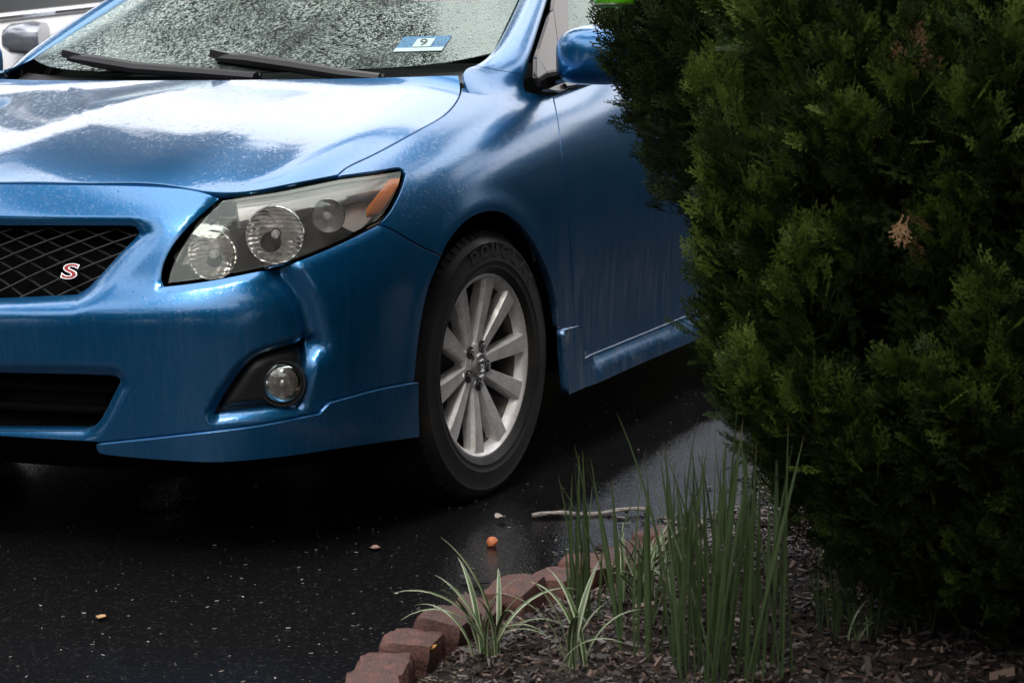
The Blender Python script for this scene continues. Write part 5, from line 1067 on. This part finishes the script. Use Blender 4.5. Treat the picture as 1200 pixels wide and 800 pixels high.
def clump(label,group,loc,n,h,spread,name='blade_clump',hv=.2,lean=.10,wide=1.0):
    z=bed_z(loc[0],loc[1]); r=tag(empty(name,(loc[0],loc[1],z)),label,'plant',group)
    for i in range(n):
        o=bpy.data.objects.new('blade',blades[random.choice((1,1,2,3,3,4,5,6)) if i%8 else random.choice((0,6))]); link(o,r)
        a=random.uniform(0,2*pi); q=spread*random.random()**.6; s=h*random.uniform(1-hv*2,1+hv*.6)
        o.location=(q*cos(a),q*sin(a),0); o.scale=(s,wide*.18*random.uniform(.6,1.2),s)
        o.rotation_euler=(random.gauss(0,lean*.8),random.gauss(0,lean),random.uniform(0,2*pi))
    return r
G='clumps of upright narrow leaves in the bed'
clump('tallest dense clump of upright narrow leaves in the middle of the bed',G,(1.29,1.745),52,.40,.10,lean=.10)
clump('broad clump of upright leaves just left of the tallest clump',G,(1.17,1.62),46,.335,.12,lean=.12)
clump('thin sparse clump of upright leaves rising behind the nearest lilyturf',G,(1.01,1.395),17,.30,.035,lean=.05)
clump('short upright leaf clump between thin clump and broad clump',G,(.86,1.46),9,.15,.035,lean=.12)
clump('slim clump of upright leaves under the shrub edge, right of the tallest clump',G,(1.00,1.87),30,.205,.06,lean=.08)
clump('smallest upright leaf clump in the shade beneath the shrubs',G,(.93,1.975),20,.155,.04,lean=.08)
clump('upright leaves behind the broad clump, beside spilled mulch',G,(.72,1.56),30,.25,.09,lean=.09)
lil=[blade_mesh('leaf',LILY,1.0,w,le,cu,dr,n=12,keel=.2) for w,le,cu,dr in ((.055,.15,.9,1.2),(.050,.25,1.3,1.6),(.060,.05,.7,1.0),(.048,.35,1.5,1.2))]
def lilyturf(label,loc,n,h,az=None):
    z=bed_z(loc[0],loc[1]); r=tag(empty('lilyturf',(loc[0],loc[1],z)),label,'plant','striped lilyturf in the bed')
    for i in range(n):
        o=bpy.data.objects.new('leaf',lil[i%4]); link(o,r); s=h*random.uniform(.65,1.15)
        o.location=(random.gauss(0,.012),random.gauss(0,.012),0); o.scale=(s,s*.85,s); o.rotation_euler=(random.gauss(0,.08),random.gauss(0,.08),2*pi*i/n*1.0+random.gauss(0,.35))
    return r
lilyturf('nearest striped lilyturf with arching pale edged leaves behind the brick corner',(1.25,1.31),17,.21)
lilyturf('striped lilyturf arching out left of the tall leaf clumps beside red bricks',(.87,1.455),22,.17)
lilyturf('low striped lilyturf at the bottom edge between the brick corner and tall leaves',(1.36,1.50),13,.18)
lilyturf('small pale lilyturf tuft in front of the slim leaf clump',(1.06,1.90),8,.09)

# ================================================================== CONIFER SHRUBS
def scale_mat(name,c1,c2,c3):
    m=Mat(name).set(Roughness=.6,Specular_IOR_Level=.12)
    a=m.noise(5,3); b=m.noise(70,2)
    col=m.mix(m.ramp(b,(.35,0.0),(.7,1.0)),m.ramp(a,(.35,c1),(.65,c2)),c3)
    m.to(col,'Base Color')
    tr=m.n.new('ShaderNodeBsdfTranslucent'); m.l.new(col,tr.inputs[0]); mx=m.n.new('ShaderNodeMixShader'); mx.inputs[0].default_value=.22
    m.l.new(m.b.outputs[0],mx.inputs[1]); m.l.new(tr.outputs[0],mx.inputs[2]); m.l.new(mx.outputs[0],m.out.inputs[0])
    return m.m
LEAFG=scale_mat('conifer_green',(.009,.020,.006),(.020,.036,.008),(.034,.055,.011))
LEAFT=scale_mat('conifer_lit_tip',(.050,.080,.014),(.080,.120,.020),(.115,.155,.028))  # paler green stands in for light caught on the plume tips
LEAFD=scale_mat('conifer_deep_green',(.009,.017,.005),(.018,.029,.008),(.032,.046,.012))
LEAFB=scale_mat('conifer_brown',(.20,.105,.05),(.32,.18,.09),(.38,.24,.13))
BARK=Mat('conifer_bark').set(Roughness=.85,Base_Color=(.06,.035,.024)).m
def spray_template(seed,L=.11):
    """flat fan of scale-leaf twigs; returns verts, quads (x along the spray, y across)"""
    r=random.Random(seed); V=[];F=[]
    def seg(p,d,l,w):
        d=d.normalized(); s=Vector((-d.y,d.x,0)); z=Vector((0,0,r.uniform(-.002,.002)))
        k=len(V); V.extend([p-s*w*.35,p+d*l*.5-s*w*.55+z,p+d*l+z*.5,p+d*l*.5+s*w*.55-z]); F.append((k,k+1,k+2,k+3)); return p+d*l
    def twig(p,d,l,depth):
        n=max(2,int(l/.010)); 
        for i in range(n):
            t=i/n; p2=seg(p,d+Vector((r.gauss(0,.05),r.gauss(0,.05),0)),l/n*1.4,.0062 if depth else .0064)
            p=p+(p2-p)*.74
            if depth<2 and i>=(1 if depth==0 else 0):
                sd=1 if (i%2)==0 else -1; a=sd*r.uniform(.42,.68); dd=Vector((d.x*cos(a)-d.y*sin(a),d.x*sin(a)+d.y*cos(a),0))
                twig(p,dd,l*(.46 if depth==0 else .38)*(1-t*.75)+.006,depth+1)
    twig(Vector((0,0,0)),Vector((1,0,0)),L,0)
    A=np.array([list(v) for v in V]); 
    A[:,2]+= -1.0*A[:,0]**2+.35*np.abs(A[:,1])*0  # slight nod
    return A,np.array(F)
SPR=[spray_template(s,l) for s,l in ((1,.085),(2,.10),(3,.075),(4,.09),(5,.11),(6,.065))]

def foliage(name,inst,mat,parent):
    """inst: list of (template, pos(3), xdir(3), normal(3), scale)"""
    Vs=[];Fs=[];b=0
    by={}
    for it in inst: by.setdefault(it[0],[]).append(it)
    for k,L in by.items():
        A,F=SPR[k]; n=len(L); P=np.array([i[1] for i in L]); X=np.array([i[2] for i in L]); Z=np.array([i[3] for i in L]); S=np.array([i[4] for i in L])
        X/=np.linalg.norm(X,axis=1,keepdims=True); Y=np.cross(Z,X); Y/=np.maximum(1e-9,np.linalg.norm(Y,axis=1,keepdims=True)); Z=np.cross(X,Y)
        V=P[:,None]+S[:,None,None]*(A[None,:,:1]*X[:,None]+A[None,:,1:2]*Y[:,None]+A[None,:,2:]*Z[:,None])
        Vs.append(V.reshape(-1,3)); Fs.append((F[None]+(b+len(A)*np.arange(n))[:,None,None]).reshape(-1,4)); b+=n*len(A)
    return bulk(name,np.vstack(Vs),np.vstack(Fs),mat,parent)
def radius_profile(pts):
    zs=[p[0] for p in pts]; rs=[p[1] for p in pts]; return lambda z: float(np.interp(z,zs,rs))
def conifer(label,loc,prof,nplume,nspray,mat,seed,rk=(1,1),lean=(0,0),brown=(),face=None,tips=None):
    r=random.Random(seed); rf=radius_profile(prof); zmax=prof[-1][0]; zmin=prof[0][0]
    root=tag(empty('conifer_shrub',(loc[0],loc[1],bed_z(loc[0],loc[1])-.02)),label,'shrub','conifer shrubs in the bed')
    t=MB(); t.tube([(.02*sin(i),.015*cos(i*1.3),zmax*i/8) for i in range(9)],[.045*(1-i/9.5) for i in range(9)],9)
    for i in range(46):
        z=r.uniform(.08,zmax*.9); a=r.uniform(0,2*pi); q=rf(z)*.8
        t.tube([(0,0,z*.8),(q*.5*cos(a)*rk[0],q*.5*sin(a)*rk[1],z*.92),(q*cos(a)*rk[0],q*sin(a)*rk[1],z+.08)],[.012,.008,.003],5)
    t.build('trunk',BARK,root)
    inst=[]; new=[]
    def surf(z,a,k): 
        q=rf(z)*k*(1+.10*noise.noise(Vector((cos(a)*1.6+seed,sin(a)*1.6,z*2.4)))+.07*noise.noise(Vector((cos(a)*4,sin(a)*4+seed,z*7))))
        return np.array([q*cos(a)*rk[0]+lean[0]*z,q*sin(a)*rk[1]+lean[1]*z,z])
    for j in range(nplume):
        for _ in range(40):
            z=r.uniform(zmin,zmax); a=r.uniform(0,2*pi)
            if r.random()<.25+.75*rf(z)/max(p[1] for p in prof) and (face is None or cos(a-face)>-.35 or r.random()<.25): break
        c=surf(z,a,r.uniform(.86,1.0)); out=np.array([cos(a),sin(a),0.]); up=np.array([0,0,1.])
        ax=out*r.uniform(.25,.6)+up*r.uniform(.65,1.0); ax/=np.linalg.norm(ax); H=r.uniform(.10,.20); R=H*r.uniform(.30,.42)
        side=np.cross(ax,out); side/=np.linalg.norm(side); o2=np.cross(side,ax)
        for s in range(nspray):
            t_=r.random()**.8; b=r.uniform(0,2*pi); rad=R*(1-t_)**.6*(.35+.65*r.random()**.5)
            rd=side*cos(b)+o2*sin(b); p=c+ax*(H*(t_-.45))+rd*rad*.8
            d=ax*r.uniform(.55,1.0)+rd*r.uniform(.25,.85)*(1-.5*t_)+np.array([r.gauss(0,.15) for _ in range(3)])
            nn=np.cross(d,side*r.gauss(0,1)+o2*r.gauss(0,1)+ax*.01)
            if np.linalg.norm(nn)<1e-6: continue
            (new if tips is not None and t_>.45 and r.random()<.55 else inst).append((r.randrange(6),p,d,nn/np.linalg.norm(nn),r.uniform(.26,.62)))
    # sparser sprays deeper inside the crown
    for j in range(int(nplume*nspray*.22)):
        z=r.uniform(zmin,zmax); a=r.uniform(0,2*pi); c=surf(z,a,r.uniform(.45,.85)); d=np.array([cos(a)*.6+r.gauss(0,.3),sin(a)*.6+r.gauss(0,.3),.7+r.gauss(0,.3)]); nn=np.cross(d,np.array([r.gauss(0,1),r.gauss(0,1),r.gauss(0,1)])); inst.append((r.randrange(6),c,d,nn/np.linalg.norm(nn),r.uniform(.9,1.5)))
    tag(foliage('foliage',inst,mat,root),kind='stuff')
    if new: tag(foliage('lit_tips',new,tips,root),kind='stuff')  # tip sprays coloured lighter, as if lit
    for (z,a,k,n,s,dirn) in brown:
        c=surf(z,a,k); L=[]
        for q in range(n):
            d=np.array(dirn)+np.array([r.gauss(0,.35) for _ in range(3)]); nn=np.array([cos(a),sin(a),.3])+np.array([r.gauss(0,.3) for _ in range(3)]); L.append((q%6,c+np.array([r.gauss(0,.008) for _ in range(3)]),d,nn,s))
        foliage('brown_spray',L,LEAFB,root)
    return root

CAMA=lambda x,y: atan2(2.495-y,4.189-x)
S1=(.78,2.22); S2=(.02,2.10); S3=(-.2,3.1)
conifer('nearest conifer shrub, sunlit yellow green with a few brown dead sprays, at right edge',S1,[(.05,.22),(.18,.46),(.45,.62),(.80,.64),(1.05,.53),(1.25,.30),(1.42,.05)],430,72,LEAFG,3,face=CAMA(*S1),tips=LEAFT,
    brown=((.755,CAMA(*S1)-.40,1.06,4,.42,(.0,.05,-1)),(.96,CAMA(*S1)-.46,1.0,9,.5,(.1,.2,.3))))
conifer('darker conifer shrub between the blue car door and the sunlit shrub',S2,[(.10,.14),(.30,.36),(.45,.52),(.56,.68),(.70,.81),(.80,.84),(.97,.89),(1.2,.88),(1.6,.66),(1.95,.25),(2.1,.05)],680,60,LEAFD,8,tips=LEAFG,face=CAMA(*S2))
conifer('shaded conifer shrub behind the other two in the top right corner',S3,[(.10,.2),(.4,.6),(.9,.75),(1.5,.72),(2.0,.4),(2.3,.05)],190,36,LEAFD,14,face=CAMA(*S3))
# bright green bowl hanging at the top edge, among the conifer tips
gb=MB(); gb.lathe([(.0005,0),(.020,.0005),(.029,.003),(.033,.010),(.0335,.030),(.031,.030),(.030,.011),(.024,.005),(.0005,.004)],40)
gb.lathe([(.0305,.002),(.0345,.001),(.0352,.004),(.0335,.007)],40,None,1)
GREENG=Mat('green_glass').set(Base_Color=(.30,.72,.04),Roughness=.08,Transmission_Weight=.75,IOR=1.45).m
bw=gb.build('green_cup',[GREENG,simple('cup_rim',(.03,.06,.01),.3)]); 
wv=MB(); wv.tube([(.033,0,.03),(.02,0,.10),(0,0,.16),(0,0,.5)],.0012,5); wv.tube([(-.033,0,.03),(-.02,0,.10),(0,0,.16)],.0012,5)
bw.location=(1.148,1.502,1.101); wv.build('hanging_wire',BLACK,bw)
tag(bw,'small bright green glass cup hanging at the top edge beside the dark shrub','hanging cup')

# ================================================================== SILVER CAR BEYOND (parked across, only its flank shows)
SILVER=Mat('silver_paint').set(Base_Color=(.82,.82,.83),Metallic=.0,Roughness=.3,Coat_Weight=1.0,Coat_Roughness=.04).m
suv=tag(empty('car'),'pale silver car behind the blue car windscreen at top left','car')
def SP(x,y,z): return Vector((x,y,z))   # local: x back along its length, y towards the camera side, z up
BZ=lambda x:1.275+.10*x
SB=Surf([[(x,yb,z) for yb,z in zip(ys,(.30,.38,.66,BZ(max(x,-1.9))-.20,BZ(max(x,-1.9))-.05,BZ(max(x,-1.9))-.01))] for x,ys in (
 (-2.2,(.0,.35,.45,.40,.30,.2)),(-2.0,(.60,.70,.76,.74,.66,.5)),(-1.4,(.82,.88,.92,.90,.82,.70)),
 (-.6,(.84,.92,.94,.92,.87,.84)),(.3,(.84,.92,.94,.92,.88,.85)),(1.2,(.84,.92,.94,.92,.88,.85)),(2.0,(.80,.88,.90,.88,.83,.80)),(2.4,(.5,.66,.72,.70,.6,.4)))])
SB.sgn=1
if SB.nrm([2.5],[1.5])[0,1]<0: SB.sgn=-1
s1=patch('body_side',SB,SILVER,suv,50,24,0,.01,vr=(1.15,3)); s1b=mirror_copy(s1)
s2=patch('added_dark_side',SB,BLACK,suv,50,12,0,.01,vr=(0,1.14)); mirror_copy(s2)  # unseen dark lower body, added to keep its asphalt reflection black
HB=Surf([[(x,y,z-.06*(y/.8)**2) for x,z in ((-2.15,.98),(-1.6,1.08),(-1.0,1.15),(-.7,1.18))] for y in (-.75,-.3,.3,.75)]); HB.sgn=1 if HB.nrm([.5],[.5])[0,2]>0 else -1
patch('hood',HB,SILVER,suv,16,16,0,.01)
GB=Surf([[(x0+k*.0,.86-.30*t,BZ(x0)-.03+.62*t) for t in (0,.33,.66,1.0)] for x0,k in ((-.9,0),(-.3,0),(.4,0),(1.2,0),(2.2,0))]); GB.sgn=1 if GB.nrm([.5],[.5])[0,1]>0 else -1
SG=simple('silver_car_glass',(.03,.034,.034),.05)
gw=patch('side_window',GB,SG,suv,30,10,-.005); mirror_copy(gw)
bt_=MB(); bt_.tube([GB.full([u],[0.0],.012)[0] for u in np.linspace(0,2,12)],.014,8,flat=1.2); bs_=bt_.build('belt_trim',CHROME,suv); mirror_copy(bs_)
rb_=MB(); rb_.box((.75,0,1.80),(2.9,1.12,.07)); rb_.build('roof',SILVER,suv)
wb=MB(); wb.box((0,0,.42),(4.0,1.5,.3)); wb.build('underbody',DARK,suv)
for x in (-1.35,1.35):
    for s in (1,-1):
        t=MB(); t.lathe([(.0005,.10),(.20,.10),(.22,.115),(.33,.11),(.36,.07),(.36,-.10),(.30,-.11),(.0005,-.10)],48,Matrix.Translation((x,s*.80,.36))@Matrix.Rotation(radians(-90*s),4,'X')); t.build('wheel',RUBBER,suv)
m2=MB(); V=[];F=[]
for c_,a_ in (((-.085,1.04,1.14),(.02,.012)),((-.08,1.04,1.14),(.07,.04)),((-.045,1.04,1.14),(.10,.065)),((.04,1.03,1.14),(.12,.075)),((.08,1.03,1.14),(.11,.068))): V+=ell(c_,a_)
for i in range(4):
    for k in range(28): F.append((i*28+k,i*28+(k+1)%28,(i+1)*28+(k+1)%28,(i+1)*28+k))
F.append(tuple(range(28))[::-1]); F.append(tuple(4*28+k for k in range(28))); m2.add(V,F); m2.tube([(0,.84,1.12),(0,.95,1.13)],.03,8)
mo=m2.build('wing_mirror',Mat('mirror_shell').set(Base_Color=(.22,.24,.28),Metallic=.5,Roughness=.25,Coat_Weight=1.0).m,suv); mirror_copy(mo)
suv.location=(-3.77,-2.76,0); suv.rotation_euler=(0,0,1.9382)

# ================================================================== SURROUNDINGS OUT OF VIEW: trees that the wet paint mirrors
def tree_mass(name,n,posfn,size,mat):
    P=np.array([posfn() for _ in range(n)]); S=np.array([size() for _ in range(n)])
    A=RNG.normal(size=(n,3)); A/=np.linalg.norm(A,axis=1,keepdims=True); B=np.cross(A,RNG.normal(size=(n,3))); B/=np.linalg.norm(B,axis=1,keepdims=True)
    V=np.stack([P-A*S[:,None],P+B*S[:,None]*.5,P+A*S[:,None],P-B*S[:,None]*.5],1).reshape(-1,3)
    return tag(bulk(name,V,np.arange(4*n).reshape(-1,4),mat),kind='stuff')
TREEL=simple('tree_leaves',(.016,.026,.010),.7)
crowns=[]
def add_crowns(a0,a1,d0,d1,h0,h1,n):
    for _ in range(n):
        a=radians(random.uniform(a0,a1)); d=random.uniform(d0,d1); h=random.uniform(h0,h1); crowns.append((d*cos(a),d*sin(a),h))
add_crowns(-80,-15,13,20,8,11,16)      # behind the camera
add_crowns(-15,45,15,20,5,7,12)
add_crowns(45,110,12,18,7,11,16)
add_crowns(110,182,12,17,2.2,3.2,30)
add_crowns(182,207,24,32,8.2,10.0,40)       # a belt of trees beyond the cars
add_crowns(206,300,24,32,6.5,9.0,40)
def tpos():
    x,y,h=random.choice(crowns); 
    while True:
        v=np.array([random.uniform(-1,1) for _ in range(3)])
        if .35<v@v<1: break
    z=h*.50+v[2]*h*.52; w=2.6*(1.05-abs(v[2])*.5); return (x+v[0]*w*1.2,y+v[1]*w*1.2,max(.2,z+.2*noise.noise(Vector((x,y,z)))))
tree_mass('treeline',70000,tpos,lambda: random.uniform(.25,.6),TREEL)
# unseen crowns added: one beyond the cars darkens hood reflections, one shades the bed
def blob(c,r,seed,thr):
    def f():
        while True:
            v=np.array([random.uniform(-1,1) for _ in range(3)])
            if v@v<1 and noise.noise(Vector((v[0]*2.2+seed,v[1]*2.2,v[2]*2.2)))>thr: break
        return (c[0]+v[0]*r[0],c[1]+v[1]*r[1],c[2]+v[2]*r[2])
    return f
tree_mass('added_canopy',11000,blob((-6.4,-4.6,9.2),(1.35,1.75,4.3),4,-.20),lambda: random.uniform(.10,.30),TREEL)
tree_mass('added_canopy',22000,blob((3.0,6.0,7.0),(6.5,3.2,1.8),9,-.4),lambda: random.uniform(.15,.42),TREEL)
tb=MB(); tb.tube([(-7.0,-9,-.1),(-6.9,-8.6,3.5),(-6.8,-7.2,6.5),(-6.4,-5.0,9)],[.24,.2,.14,.05],8)
tb.tube([(3.5,8.6,-.1),(3.4,8.2,3),(3.2,7.2,5),(3,6,7)],[.24,.2,.14,.05],8)
for x,y,h in crowns: tb.tube([(x,y,-.1),(x+.1,y,h*.5),(x,y+.2,h*.9)],[.22,.15,.04],7)
tag(tb.build('treeline_trunks',BARK),kind='stuff')
